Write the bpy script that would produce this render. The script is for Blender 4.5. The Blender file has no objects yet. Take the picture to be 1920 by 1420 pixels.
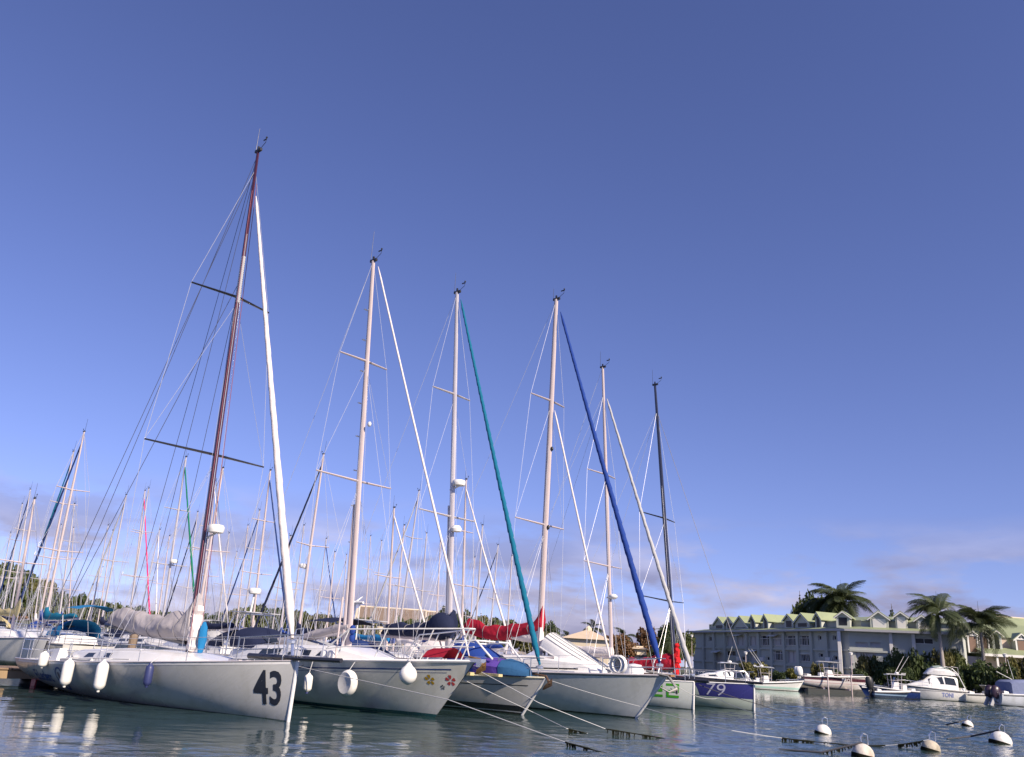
import bpy, bmesh, math, random
import numpy as np
from mathutils import Vector, Matrix

R = math.radians
sc = bpy.context.scene
col = sc.collection
rnd = random.Random(7)

# ------------------------------------------------------------------ camera
FPX, CX, CY, EYE = 1540.0, 960.0, 710.0, 1.85
PIT = math.atan(519 / FPX)
ROL = R(3.6)
cp, sp, cr, sr = math.cos(PIT), math.sin(PIT), math.cos(ROL), math.sin(ROL)
FW = Vector((0, cp, sp)); R0 = Vector((1, 0, 0)); U0 = Vector((0, -sp, cp))
RC = cr * R0 + sr * U0
UC = -sr * R0 + cr * U0
cam_d = bpy.data.cameras.new('camera')
cam = bpy.data.objects.new('camera', cam_d); col.objects.link(cam)
cam.matrix_world = Matrix(((RC.x, UC.x, -FW.x, 0), (RC.y, UC.y, -FW.y, 0), (RC.z, UC.z, -FW.z, EYE), (0, 0, 0, 1)))
cam_d.sensor_width = 36; cam_d.sensor_fit = 'HORIZONTAL'; cam_d.lens = 36 * FPX / 1920
cam_d.clip_start = 0.1; cam_d.clip_end = 20000
sc.camera = cam

# ------------------------------------------------------------------ light
SUN_H = Vector((math.cos(R(-49)), math.sin(R(-49)))); SUN_EL = R(33)
world = bpy.data.worlds.new('World'); sc.world = world; world.use_nodes = True
wn = world.node_tree; wn.nodes.clear()
def WN(t, **k):
    n = wn.nodes.new(t)
    for a, b in k.items(): setattr(n, a, b)
    return n
sky = WN('ShaderNodeTexSky', sky_type='NISHITA', sun_disc=False)
sky.sun_elevation = SUN_EL; sky.sun_rotation = math.atan2(SUN_H.x, SUN_H.y)
sky.air_density = 1.0; sky.dust_density = 0.0; sky.ozone_density = 3.0; sky.altitude = 0
tint = WN('ShaderNodeMix', data_type='RGBA', blend_type='MULTIPLY'); tint.inputs[0].default_value = 1
tint.inputs[7].default_value = (0.835, 0.715, 1.02, 1)
wn.links.new(sky.outputs[0], tint.inputs[6])
wtc = WN('ShaderNodeTexCoord')
wsep = WN('ShaderNodeSeparateXYZ'); wcom = WN('ShaderNodeCombineXYZ'); wlift = WN('ShaderNodeMath', operation='MULTIPLY_ADD'); wlift.inputs[1].default_value = 0.95; wlift.inputs[2].default_value = 0.05
wn.links.new(wtc.outputs['Generated'], wsep.inputs[0]); wn.links.new(wsep.outputs[0], wcom.inputs[0]); wn.links.new(wsep.outputs[1], wcom.inputs[1])
wn.links.new(wsep.outputs[2], wlift.inputs[0]); wn.links.new(wlift.outputs[0], wcom.inputs[2]); wn.links.new(wcom.outputs[0], sky.inputs[0])
wmap = WN('ShaderNodeMapping'); wmap.inputs['Scale'].default_value = (2.4, 2.4, 8.0); wmap.inputs['Rotation'].default_value = (0, 0, R(26)); wmap.inputs['Location'].default_value = (0.3, 5.7, 1.4)
wno = WN('ShaderNodeTexNoise'); wno.inputs['Scale'].default_value = 2.3; wno.inputs['Detail'].default_value = 7; wno.inputs['Roughness'].default_value = 0.58
wra = WN('ShaderNodeValToRGB'); wra.color_ramp.elements[0].position = 0.42; wra.color_ramp.elements[1].position = 0.54
wse = WN('ShaderNodeSeparateXYZ')
wel = WN('ShaderNodeValToRGB')
e = wel.color_ramp.elements; e[0].position = 0.0; e[0].color = (1, 1, 1, 1); e[1].position = 0.17; e[1].color = (0, 0, 0, 1)
m_ = e.new(0.09); m_.color = (0.9, 0.9, 0.9, 1)
wmu = WN('ShaderNodeMath', operation='MULTIPLY'); wmu2 = WN('ShaderNodeMath', operation='MULTIPLY'); wmu2.inputs[1].default_value = 0.95
wno2 = WN('ShaderNodeTexNoise'); wno2.inputs['Scale'].default_value = 2.6; wno2.inputs['Detail'].default_value = 6
wra2 = WN('ShaderNodeMix', data_type='RGBA'); wra2.inputs[6].default_value = (2.2, 2.1, 3.2, 1); wra2.inputs[7].default_value = (4.7, 4.4, 5.6, 1)
wcl = WN('ShaderNodeMix', data_type='RGBA')
wbg = WN('ShaderNodeBackground'); wbg.inputs[1].default_value = 0.0945
wou = WN('ShaderNodeOutputWorld')
L_ = wn.links.new
L_(wtc.outputs['Generated'], wmap.inputs[0]); L_(wmap.outputs[0], wno.inputs['Vector']); L_(wno.outputs[0], wra.inputs[0])
L_(wmap.outputs[0], wno2.inputs['Vector']); wr3 = WN('ShaderNodeMapRange'); wr3.inputs[1].default_value = 0.42; wr3.inputs[2].default_value = 0.68; L_(wno2.outputs[0], wr3.inputs[0]); L_(wr3.outputs[0], wra2.inputs[0])
L_(wtc.outputs['Generated'], wse.inputs[0]); L_(wse.outputs[2], wel.inputs[0])
L_(wra.outputs[0], wmu.inputs[0]); L_(wel.outputs[0], wmu.inputs[1]); L_(wmu.outputs[0], wmu2.inputs[0])
L_(wmu2.outputs[0], wcl.inputs[0]); L_(tint.outputs[2], wcl.inputs[6]); L_(wra2.outputs[2], wcl.inputs[7])
L_(wcl.outputs[2], wbg.inputs[0]); L_(wbg.outputs[0], wou.inputs[0])
sun_d = bpy.data.lights.new('sun', 'SUN'); sun_d.energy = 4.8; sun_d.angle = R(0.5); sun_d.color = (1.0, 0.86, 0.70)
sun = bpy.data.objects.new('sun', sun_d); col.objects.link(sun)
sdir = Vector((SUN_H.x * math.cos(SUN_EL), SUN_H.y * math.cos(SUN_EL), math.sin(SUN_EL)))
sun.rotation_euler = sdir.to_track_quat('Z', 'Y').to_euler()
sun.location = sdir * 60
vs = sc.view_settings
vs.view_transform = 'Standard'; vs.look = 'None'; vs.exposure = 0.6; vs.gamma = 1.0; vs.use_curve_mapping = False
sc.cycles.max_bounces = 6; sc.cycles.diffuse_bounces = 3; sc.cycles.glossy_bounces = 4
sc.cycles.transparent_max_bounces = 8; sc.cycles.caustics_reflective = False; sc.cycles.caustics_refractive = False
sc.cycles.use_denoising = True

# ------------------------------------------------------------------ pixel (photo) to place
def ray(x, y): return FW + ((x - CX) / FPX) * RC + ((CY - y) / FPX) * UC
def PY(x, y, Y):
    q = ray(x, y); k = Y / q.y
    return Vector((q.x * k, Y, EYE + q.z * k))
def PZ(x, y, z=0.0):
    q = ray(x, y); k = (z - EYE) / q.z
    return Vector((q.x * k, q.y * k, z))

# ------------------------------------------------------------------ materials
MATS = {}
def mat(name, c, rough=0.5, metal=0.0, var=0.12, scale=3.0, bump=0.0, bscale=30.0, coat=0.0, stretch=(1, 1, 1), dirt=None, spec=0.5):
    if name in MATS: return MATS[name]
    m = bpy.data.materials.new(name); m.use_nodes = True; MATS[name] = m
    nt = m.node_tree; b = nt.nodes['Principled BSDF']
    b.inputs['Roughness'].default_value = rough; b.inputs['Metallic'].default_value = metal
    b.inputs['Coat Weight'].default_value = coat; b.inputs['Specular IOR Level'].default_value = spec
    tc = nt.nodes.new('ShaderNodeTexCoord'); mp = nt.nodes.new('ShaderNodeMapping'); mp.inputs['Scale'].default_value = stretch
    nt.links.new(tc.outputs['Object'], mp.inputs[0])
    no = nt.nodes.new('ShaderNodeTexNoise'); no.inputs['Scale'].default_value = scale; no.inputs['Detail'].default_value = 5
    nt.links.new(mp.outputs[0], no.inputs['Vector'])
    mx = nt.nodes.new('ShaderNodeMix'); mx.data_type = 'RGBA'
    lo = [max(0, x * (1 - var)) for x in c]; hi = [min(1, x * (1 + var)) for x in c]
    mx.inputs[6].default_value = (*lo, 1); mx.inputs[7].default_value = (*hi, 1)
    nt.links.new(no.outputs[0], mx.inputs[0]); out = mx.outputs[2]
    if dirt:
        n2 = nt.nodes.new('ShaderNodeTexNoise'); n2.inputs['Scale'].default_value = dirt[1]; n2.inputs['Detail'].default_value = 6
        mp2 = nt.nodes.new('ShaderNodeMapping'); mp2.inputs['Scale'].default_value = dirt[3] if len(dirt) > 3 else (1, 1, 0.18)
        nt.links.new(tc.outputs['Object'], mp2.inputs[0]); nt.links.new(mp2.outputs[0], n2.inputs['Vector'])
        rp = nt.nodes.new('ShaderNodeValToRGB'); rp.color_ramp.elements[0].position = 0.52; rp.color_ramp.elements[1].position = 0.78
        nt.links.new(n2.outputs[0], rp.inputs[0])
        ml = nt.nodes.new('ShaderNodeMath'); ml.operation = 'MULTIPLY'; ml.inputs[1].default_value = dirt[2]
        nt.links.new(rp.outputs[0], ml.inputs[0])
        m3 = nt.nodes.new('ShaderNodeMix'); m3.data_type = 'RGBA'; m3.inputs[7].default_value = (*dirt[0], 1)
        nt.links.new(ml.outputs[0], m3.inputs[0]); nt.links.new(out, m3.inputs[6]); out = m3.outputs[2]
    nt.links.new(out, b.inputs['Base Color'])
    # roughness break-up
    mr = nt.nodes.new('ShaderNodeMapRange'); mr.inputs[3].default_value = max(0.02, rough - 0.08); mr.inputs[4].default_value = min(1, rough + 0.08)
    nt.links.new(no.outputs[0], mr.inputs[0]); nt.links.new(mr.outputs[0], b.inputs['Roughness'])
    if bump:
        n4 = nt.nodes.new('ShaderNodeTexNoise'); n4.inputs['Scale'].default_value = bscale; n4.inputs['Detail'].default_value = 4
        nt.links.new(mp.outputs[0], n4.inputs['Vector'])
        bp = nt.nodes.new('ShaderNodeBump'); bp.inputs['Strength'].default_value = bump; bp.inputs['Distance'].default_value = 0.03
        nt.links.new(n4.outputs[0], bp.inputs['Height']); nt.links.new(bp.outputs[0], b.inputs['Normal'])
    return m

def hull_mat(name, c, bands, rough=0.28):
    """painted hull: colour with bands of other paint between heights (object z)"""
    m = mat(name, c, rough, 0, 0.05, 1.3, coat=0.3, dirt=((c[0] * .62, c[1] * .6, c[2] * .5), 1.6, 0.55))
    nt = m.node_tree; b = nt.nodes['Principled BSDF']
    tc = nt.nodes.new('ShaderNodeTexCoord'); s = nt.nodes.new('ShaderNodeSeparateXYZ')
    nt.links.new(tc.outputs['Object'], s.inputs[0])
    src = b.inputs['Base Color'].links[0].from_socket
    nz = nt.nodes.new('ShaderNodeTexNoise'); nz.inputs['Scale'].default_value = 2.5
    nt.links.new(tc.outputs['Object'], nz.inputs['Vector'])
    ad = nt.nodes.new('ShaderNodeMath'); ad.operation = 'MULTIPLY_ADD'; ad.inputs[1].default_value = 0.012
    nt.links.new(nz.outputs[0], ad.inputs[0]); nt.links.new(s.outputs[2], ad.inputs[2])
    for z0, z1, cc in bands:
        g = nt.nodes.new('ShaderNodeMath'); g.operation = 'GREATER_THAN'; g.inputs[1].default_value = z0
        l = nt.nodes.new('ShaderNodeMath'); l.operation = 'LESS_THAN'; l.inputs[1].default_value = z1
        k = nt.nodes.new('ShaderNodeMath'); k.operation = 'MULTIPLY'
        nt.links.new(ad.outputs[0], g.inputs[0]); nt.links.new(ad.outputs[0], l.inputs[0])
        nt.links.new(g.outputs[0], k.inputs[0]); nt.links.new(l.outputs[0], k.inputs[1])
        x = nt.nodes.new('ShaderNodeMix'); x.data_type = 'RGBA'; x.inputs[7].default_value = (*cc, 1)
        nt.links.new(k.outputs[0], x.inputs[0]); nt.links.new(src, x.inputs[6]); src = x.outputs[2]
    # brown-green staining just above the waterline
    st = nt.nodes.new('ShaderNodeMapRange'); st.inputs[1].default_value = 0.30; st.inputs[2].default_value = 0.02; st.inputs[3].default_value = 0; st.inputs[4].default_value = 0.55
    nt.links.new(s.outputs[2], st.inputs[0])
    sn = nt.nodes.new('ShaderNodeTexNoise'); sn.inputs['Scale'].default_value = 3; sn.inputs['Detail'].default_value = 6; nt.links.new(tc.outputs['Object'], sn.inputs['Vector'])
    sm = nt.nodes.new('ShaderNodeMath'); sm.operation = 'MULTIPLY'; nt.links.new(st.outputs[0], sm.inputs[0]); nt.links.new(sn.outputs[0], sm.inputs[1])
    sx = nt.nodes.new('ShaderNodeMix'); sx.data_type = 'RGBA'; sx.inputs[7].default_value = (.10, .10, .055, 1)
    nt.links.new(sm.outputs[0], sx.inputs[0]); nt.links.new(src, sx.inputs[6]); src = sx.outputs[2]
    nt.links.new(src, b.inputs['Base Color'])
    # uneven fairing and scuffs in the paint, drawn out aslant along the side
    mr0 = nt.nodes.new('ShaderNodeMapping'); mr0.inputs['Rotation'].default_value = (0, R(36), 0); mr0.inputs['Location'].default_value = (sum(map(ord, name)) % 97 * .71, 0, sum(map(ord, name)) % 41 * .37); nt.links.new(tc.outputs['Object'], mr0.inputs[0])
    mp = nt.nodes.new('ShaderNodeMapping'); mp.inputs['Scale'].default_value = (0.4, 1, 4.0)
    nt.links.new(mr0.outputs[0], mp.inputs[0])
    fn = nt.nodes.new('ShaderNodeTexNoise'); fn.inputs['Scale'].default_value = 1.8; fn.inputs['Detail'].default_value = 3; nt.links.new(mp.outputs[0], fn.inputs['Vector'])
    bp = nt.nodes.new('ShaderNodeBump'); bp.inputs['Strength'].default_value = 0.5; bp.inputs['Distance'].default_value = 0.03
    nt.links.new(fn.outputs[0], bp.inputs['Height']); nt.links.new(bp.outputs[0], b.inputs['Normal']); nt.links.new(bp.outputs[0], b.inputs['Coat Normal'])
    return m

def glass(name, c=(0.02, 0.025, 0.03), rough=0.05):
    return mat(name, c, rough, 0, 0.2, 1.0, spec=0.8)
def leafmat(name, c):
    if name in MATS: return MATS[name]
    m = mat(name, c, 0.55, 0, 0.55, 1.1, spec=0.3)
    nt = m.node_tree; b = nt.nodes['Principled BSDF']; o = nt.nodes['Material Output']
    tr = nt.nodes.new('ShaderNodeBsdfTranslucent'); tr.inputs[0].default_value = (c[0] * 1.6, c[1] * 1.5, c[2] * 0.9, 1)
    mx = nt.nodes.new('ShaderNodeMixShader'); mx.inputs[0].default_value = 0.22
    nt.links.new(b.outputs[0], mx.inputs[1]); nt.links.new(tr.outputs[0], mx.inputs[2]); nt.links.new(mx.outputs[0], o.inputs[0])
    return m

WHITE = mat('white_gelcoat', (0.78, 0.77, 0.75), 0.3, 0, 0.05, 2, coat=0.2, dirt=((0.45, 0.42, 0.36), 3, 0.35))
DECK = mat('deck_nonskid', (0.62, 0.62, 0.60), 0.7, 0, 0.1, 6, 0.2, 120, dirt=((0.35, 0.33, 0.3), 2.2, 0.5, (1, 1, 1)))
STEEL = mat('stainless_tube', (0.72, 0.72, 0.72), 0.25, 0.9, 0.1, 8)
ALU = mat('mast_aluminium', (0.62, 0.57, 0.57), 0.38, 0.35, 0.12, 2.5, stretch=(1, 1, 0.3))
ALUW = mat('mast_white_paint', (0.56, 0.47, 0.46), 0.34, 0, 0.10, 2, dirt=((0.5, 0.4, 0.35), 2, 0.3))
CARBON = mat('mast_carbon', (0.022, 0.022, 0.028), 0.3, 0, 0.2, 4, coat=0.4)
MAROON = mat('mast_maroon_paint', (0.062, 0.013, 0.024), 0.3, 0, 0.25, 3, coat=0.6, dirt=((0.08, 0.035, 0.045), 2, 0.5))
WIRE = mat('wire_rope', (0.62, 0.62, 0.64), 0.35, 0.5, 0.1, 5)
DWIRE = mat('dark_wire', (0.09, 0.09, 0.12), 0.4, 0.3, 0.1, 5)
BLACK = mat('black_plastic', (0.018, 0.018, 0.02), 0.45, 0, 0.2, 4)
RUBBER = mat('white_fender_vinyl', (0.80, 0.78, 0.74), 0.42, 0, 0.06, 3, dirt=((0.42, 0.36, 0.28), 4, 0.55, (1, 1, 1)))
BFEND = mat('blue_fender_vinyl', (0.035, 0.045, 0.14), 0.45, 0, 0.15, 4)
ROPE = mat('mooring_line', (0.50, 0.50, 0.50), 0.85, 0, 0.2, 20)
DROPE = mat('dark_line', (0.05, 0.05, 0.06), 0.85, 0, 0.2, 20)
WEED = mat('weed_growth', (0.014, 0.015, 0.009), 0.9, 0, 0.5, 9, spec=0.1)
GLASS = glass('tinted_window')
TEAK = mat('teak', (0.28, 0.15, 0.07), 0.6, 0, 0.3, 9, stretch=(1, 8, 8))
def cloth(name, c): return mat('cloth_' + name, c, 0.85, 0, 0.16, 2.2, 0.6, 7, spec=0.2)
C_GREY = cloth('pale_grey', (0.40, 0.37, 0.38)); C_NAVY = cloth('navy', (0.016, 0.022, 0.055)); C_RED = cloth('crimson', (0.33, 0.012, 0.03))
C_BRED = cloth('bright_red', (0.50, 0.015, 0.02)); C_BLUE = cloth('royal_blue', (0.018, 0.05, 0.24)); C_TEAL = cloth('teal_blue', (0.008, 0.13, 0.22))
C_CYAN = cloth('cyan_blue', (0.015, 0.16, 0.36)); C_PURP = cloth('purple', (0.10, 0.055, 0.30)); C_WHITE = cloth('sail_white', (0.68, 0.62, 0.60))
C_CREAM = cloth('cream', (0.55, 0.46, 0.24)); C_GREEN = cloth('green', (0.01, 0.16, 0.09)); C_PINK = cloth('pink', (0.72, 0.03, 0.15))
C_DBLUE = cloth('dark_blue', (0.018, 0.04, 0.14)); C_PKROPE = cloth('pink_rope', (.24, .09, .12)); C_SILV = cloth('silver_grey', (0.42, 0.42, 0.43)); C_BROWN = cloth('brown', (0.2, 0.12, 0.07))

# ------------------------------------------------------------------ mesh helpers
class MB:
    def __init__(s): s.v = []; s.f = []; s.m = []
    def add(s, vs, fs, m=0):
        o = len(s.v); s.v += [tuple(v) for v in vs]
        for f in fs: s.f.append(tuple(i + o for i in f)); s.m.append(m)
        return s
    def box(s, c, d, rz=0.0, m=0, M=None):
        x, y, z = d[0] / 2, d[1] / 2, d[2] / 2
        ps = [Vector((a * x, b * y, g * z)) for a in (-1, 1) for b in (-1, 1) for g in (-1, 1)]
        if rz: q = Matrix.Rotation(rz, 3, 'Z'); ps = [q @ p for p in ps]
        if M is not None: ps = [M @ p for p in ps]
        ps = [p + Vector(c) for p in ps]
        return s.add(ps, [(0, 1, 3, 2), (4, 6, 7, 5), (0, 4, 5, 1), (2, 3, 7, 6), (0, 2, 6, 4), (1, 5, 7, 3)], m)
    def tube(s, pts, r, n=6, m=0, flat=1.0, twist=None):
        pts = [Vector(p) for p in pts]; k = len(pts)
        rr = list(r) if isinstance(r, (list, tuple)) else [r] * k
        vs = []; fs = []
        t0 = (pts[1] - pts[0]).normalized()
        ref = Vector((0, 0, 1)) if abs(t0.z) < 0.9 else Vector((1, 0, 0))
        u = t0.cross(ref).normalized()
        for i, p in enumerate(pts):
            t = (pts[min(i + 1, k - 1)] - pts[max(i - 1, 0)]).normalized()
            u = (u - t * u.dot(t)).normalized(); w = t.cross(u)
            for j in range(n):
                a = 2 * math.pi * j / n
                q = rr[i] * (twist(i, a) if twist else 1)
                vs.append(p + u * math.cos(a) * q * flat + w * math.sin(a) * q)
        for i in range(k - 1):
            for j in range(n):
                a = i * n + j; b = i * n + (j + 1) % n
                fs.append((a, b, b + n, a + n))
        fs.append(tuple(range(n - 1, -1, -1))); fs.append(tuple(range((k - 1) * n, k * n)))
        return s.add(vs, fs, m)
    def lathe(s, prof, c=(0, 0, 0), n=14, m=0, M=None, sx=1.0, sy=1.0):
        vs = []; fs = []; c = Vector(c)
        for r_, z in prof:
            for j in range(n):
                a = 2 * math.pi * j / n
                p = Vector((r_ * math.cos(a) * sx, r_ * math.sin(a) * sy, z))
                if M is not None: p = M @ p
                vs.append(p + c)
        for i in range(len(prof) - 1):
            for j in range(n):
                a = i * n + j; b = i * n + (j + 1) % n
                fs.append((a, b, b + n, a + n))
        fs.append(tuple(range(n - 1, -1, -1))); fs.append(tuple(range((len(prof) - 1) * n, len(prof) * n)))
        return s.add(vs, fs, m)
    def ball(s, c, r, n=10, k=6, m=0):
        r = (r, r, r) if not isinstance(r, (tuple, list)) else r
        prof = [(math.sin(math.pi * (i + .02) / (k + .04)), -math.cos(math.pi * (i + .02) / (k + .04)) * r[2]) for i in range(k + 1)]
        return s.lathe([(max(p[0], .01), p[1]) for p in prof], c, n, m, sx=r[0], sy=r[1])
    def loft(s, secs, m=0, closed=False, caps=True):
        n = len(secs[0]); vs = [p for q in secs for p in q]; fs = []
        for i in range(len(secs) - 1):
            for j in range(n if closed else n - 1):
                a = i * n + j; b = i * n + (j + 1) % n
                fs.append((a, b, b + n, a + n))
        if caps:
            fs.append(tuple(range(n - 1, -1, -1))); fs.append(tuple(range((len(secs) - 1) * n, len(secs) * n)))
        return s.add(vs, fs, m)
    def prism(s, poly, off, m=0):
        """poly: list of 3d points, off: extrusion vector"""
        n = len(poly); off = Vector(off); a = [Vector(p) for p in poly]; b = [p + off for p in a]
        fs = [tuple(range(n - 1, -1, -1)), tuple(range(n, 2 * n))] + [(i, (i + 1) % n, n + (i + 1) % n, n + i) for i in range(n)]
        return s.add(a + b, fs, m)
    def mesh(s, name, ms, smooth=False, angle=40):
        me = bpy.data.meshes.new(name); me.from_pydata(s.v, [], s.f)
        for x in (ms if isinstance(ms, (list, tuple)) else [ms]): me.materials.append(x)
        if any(s.m): me.polygons.foreach_set('material_index', s.m)
        bm = bmesh.new(); bm.from_mesh(me); bmesh.ops.recalc_face_normals(bm, faces=bm.faces)
        if smooth:
            ca = math.radians(angle)
            for f in bm.faces: f.smooth = True
            for ed in bm.edges:
                if len(ed.link_faces) == 2 and ed.calc_face_angle(0) > ca: ed.smooth = False
        bm.to_mesh(me); bm.free(); me.update()
        return me
    def build(s, name, ms, parent=None, smooth=False, loc=None, angle=40):
        return put(name, s.mesh(name, ms, smooth, angle), parent, loc)

def put(name, me, parent=None, loc=None, rz=0.0, scale=None):
    o = bpy.data.objects.new(name, me); col.objects.link(o)
    if parent is not None: o.parent = parent
    if loc is not None: o.location = loc
    if rz: o.rotation_euler.z = rz
    if scale is not None: o.scale = scale if isinstance(scale, (tuple, list)) else (scale,) * 3
    return o
def empty(name, loc=(0, 0, 0), rz=0.0):
    o = bpy.data.objects.new(name, None); col.objects.link(o); o.location = loc; o.rotation_euler.z = rz
    o.empty_display_size = 0.3
    return o
def tag(o, label, cat, group=None):
    o['label'] = label; o['category'] = cat
    if group: o['group'] = group
    return o
def structure(o, label=None):
    o['kind'] = 'structure'
    if label: o['label'] = label
    return o
def tube1(name, pts, r, ms, parent, n=6, **k): return MB().tube(pts, r, n, **k).build(name, ms, parent, smooth=True)

# ------------------------------------------------------------------ water, land
def make_water():
    m = bpy.data.materials.new('sea_water'); m.use_nodes = True
    nt = m.node_tree; b = nt.nodes['Principled BSDF']
    b.inputs['Roughness'].default_value = 0.035; b.inputs['IOR'].default_value = 1.33
    tc = nt.nodes.new('ShaderNodeTexCoord')
    def noise(scale, st, det=3, rot=0.0):
        mp = nt.nodes.new('ShaderNodeMapping'); mp.inputs['Scale'].default_value = st; mp.inputs['Rotation'].default_value = (0, 0, rot)
        no = nt.nodes.new('ShaderNodeTexNoise'); no.inputs['Scale'].default_value = scale; no.inputs['Detail'].default_value = det
        nt.links.new(tc.outputs['Object'], mp.inputs[0]); nt.links.new(mp.outputs[0], no.inputs['Vector'])
        return no.outputs[0]
    def bump(h, st, dist, prev=None):
        bp = nt.nodes.new('ShaderNodeBump'); bp.inputs['Distance'].default_value = dist
        if isinstance(st, float): bp.inputs['Strength'].default_value = st
        else: nt.links.new(st, bp.inputs['Strength'])
        nt.links.new(h, bp.inputs['Height'])
        if prev is not None: nt.links.new(prev, bp.inputs['Normal'])
        return bp.outputs[0]
    # wind patches: calmer in the lee of the hulls, rougher out in the channel
    sx = nt.nodes.new('ShaderNodeSeparateXYZ'); nt.links.new(tc.outputs['Object'], sx.inputs[0])
    dt = nt.nodes.new('ShaderNodeMath'); dt.operation = 'MULTIPLY_ADD'; dt.inputs[1].default_value = 0.62; dt.inputs[2].default_value = 0
    nt.links.new(sx.outputs[1], dt.inputs[0])
    df = nt.nodes.new('ShaderNodeMath'); df.operation = 'SUBTRACT'; nt.links.new(sx.outputs[0], df.inputs[0]); nt.links.new(dt.outputs[0], df.inputs[1])
    mr = nt.nodes.new('ShaderNodeMapRange'); mr.inputs[1].default_value = -19; mr.inputs[2].default_value = -4; mr.inputs[3].default_value = 0.09; mr.inputs[4].default_value = 0.95
    nt.links.new(df.outputs[0], mr.inputs[0])
    pt = noise(0.16, (1, 1, 1), 2)
    pm = nt.nodes.new('ShaderNodeMapRange'); pm.inputs[1].default_value = 0.3; pm.inputs[2].default_value = 0.7; pm.inputs[3].default_value = 0.6; pm.inputs[4].default_value = 1.3
    nt.links.new(pt, pm.inputs[0])
    st = nt.nodes.new('ShaderNodeMath'); st.operation = 'MULTIPLY'; nt.links.new(mr.outputs[0], st.inputs[0]); nt.links.new(pm.outputs[0], st.inputs[1])
    def slope(scale, sc_, amp, prev):
        mp = nt.nodes.new('ShaderNodeMapping'); mp.inputs['Scale'].default_value = sc_
        no = nt.nodes.new('ShaderNodeTexNoise'); no.inputs['Scale'].default_value = scale; no.inputs['Detail'].default_value = 3
        nt.links.new(tc.outputs['Object'], mp.inputs[0]); nt.links.new(mp.outputs[0], no.inputs['Vector'])
        sb = nt.nodes.new('ShaderNodeVectorMath'); sb.operation = 'SUBTRACT'; sb.inputs[1].default_value = (.5, .5, .5); nt.links.new(no.outputs['Color'], sb.inputs[0])
        am = nt.nodes.new('ShaderNodeMath'); am.operation = 'MULTIPLY'; am.inputs[1].default_value = amp; nt.links.new(st.outputs[0], am.inputs[0])
        s2 = nt.nodes.new('ShaderNodeVectorMath'); s2.operation = 'SCALE'; nt.links.new(sb.outputs[0], s2.inputs[0]); nt.links.new(am.outputs[0], s2.inputs['Scale'])
        fl = nt.nodes.new('ShaderNodeVectorMath'); fl.operation = 'MULTIPLY'; fl.inputs[1].default_value = (.7, 1, 0); nt.links.new(s2.outputs[0], fl.inputs[0])
        ad = nt.nodes.new('ShaderNodeVectorMath'); ad.operation = 'ADD'; nt.links.new(fl.outputs[0], ad.inputs[0])
        if prev is None: gn = nt.nodes.new('ShaderNodeNewGeometry'); nt.links.new(gn.outputs['Normal'], ad.inputs[1])
        else: nt.links.new(prev, ad.inputs[1])
        return ad.outputs[0]
    sl = slope(6.0, (.8, 1.4, 1), .30, slope(1.6, (.7, 1.5, 1), .10, None))
    nm = nt.nodes.new('ShaderNodeVectorMath'); nm.operation = 'NORMALIZE'; nt.links.new(sl, nm.inputs[0])
    n1 = bump(noise(1.0, (0.8, 1.5, 1), 2, 0.3), st.outputs[0], 0.02, nm.outputs[0])
    n2 = bump(noise(4.2, (0.75, 1.5, 1), 3, -0.2), st.outputs[0], 0.02, n1)
    n3 = bump(noise(14.0, (0.8, 1.3, 1), 2, 0.15), st.outputs[0], 0.008, n2)
    nt.links.new(n3, b.inputs['Normal'])
    cv = noise(0.05, (1, 1, 1), 2)
    mx = nt.nodes.new('ShaderNodeMix'); mx.data_type = 'RGBA'
    mx.inputs[6].default_value = (0.020, 0.044, 0.045, 1); mx.inputs[7].default_value = (0.030, 0.058, 0.056, 1)
    nt.links.new(cv, mx.inputs[0]); nt.links.new(mx.outputs[2], b.inputs['Base Color'])
    # flat open water round a patch of modelled ripples
    S = 6000; Y0, Y1 = 9.0, 128.0; hw = lambda y: .72 * y + 4
    A, B_, C_, D_ = (-hw(Y0), Y0, 0), (hw(Y0), Y0, 0), (hw(Y1), Y1, 0), (-hw(Y1), Y1, 0)
    e0, e1, e2, e3 = (-S, -300, 0), (S, -300, 0), (S, S, 0), (-S, S, 0)
    rs = np.random.RandomState(11)
    ys = [Y0]
    while ys[-1] < Y1: ys.append(ys[-1] + .045 + .0024 * ys[-1])
    ys = np.array(ys); ys = Y0 + (ys - Y0) * (Y1 - Y0) / (ys[-1] - Y0); nr, nc = len(ys), 600
    u = np.linspace(-1, 1, nc); Yg = np.repeat(ys[:, None], nc, 1); Xg = u[None, :] * (.72 * Yg + 4)
    res = np.maximum(.045 + .0024 * Yg, (.72 * Yg + 4) * 2 / nc)
    t = np.clip((Xg - .62 * Yg + 20) / 15, 0, 1); mask = .16 + .84 * t * t * (3 - 2 * t)
    patch = sum(np.sin(Xg * f * math.cos(a) + Yg * f * math.sin(a) + p) for f, a, p in ((.21, .4, 1), (.13, 2.0, 2.2), (.37, 1.1, .3), (.09, 2.8, 4))) / 4
    mask = mask * (1 + .75 * patch)
    Z = np.zeros_like(Xg); N = 44; srms = .115
    for lam in np.exp(np.linspace(math.log(.20), math.log(2.0), N)):
        th = -1.25 + rs.normal(0, .62); k = 2 * math.pi / lam
        Z += srms * math.sqrt(2 / N) / k * np.clip((lam / res - 1.6) / 1.6, 0, 1) * np.sin(k * (Xg * math.cos(th) + Yg * math.sin(th)) + rs.uniform(0, 6.28))
    edge = np.clip(np.minimum(np.minimum((Yg - Y0) / 1.5, (Y1 - Yg) / 8), (1 - np.abs(u))[None, :] * (.72 * Yg + 4) / 3), 0, 1)
    Z *= mask * edge
    co = np.stack([Xg, Yg, Z], -1).reshape(-1, 3)
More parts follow.
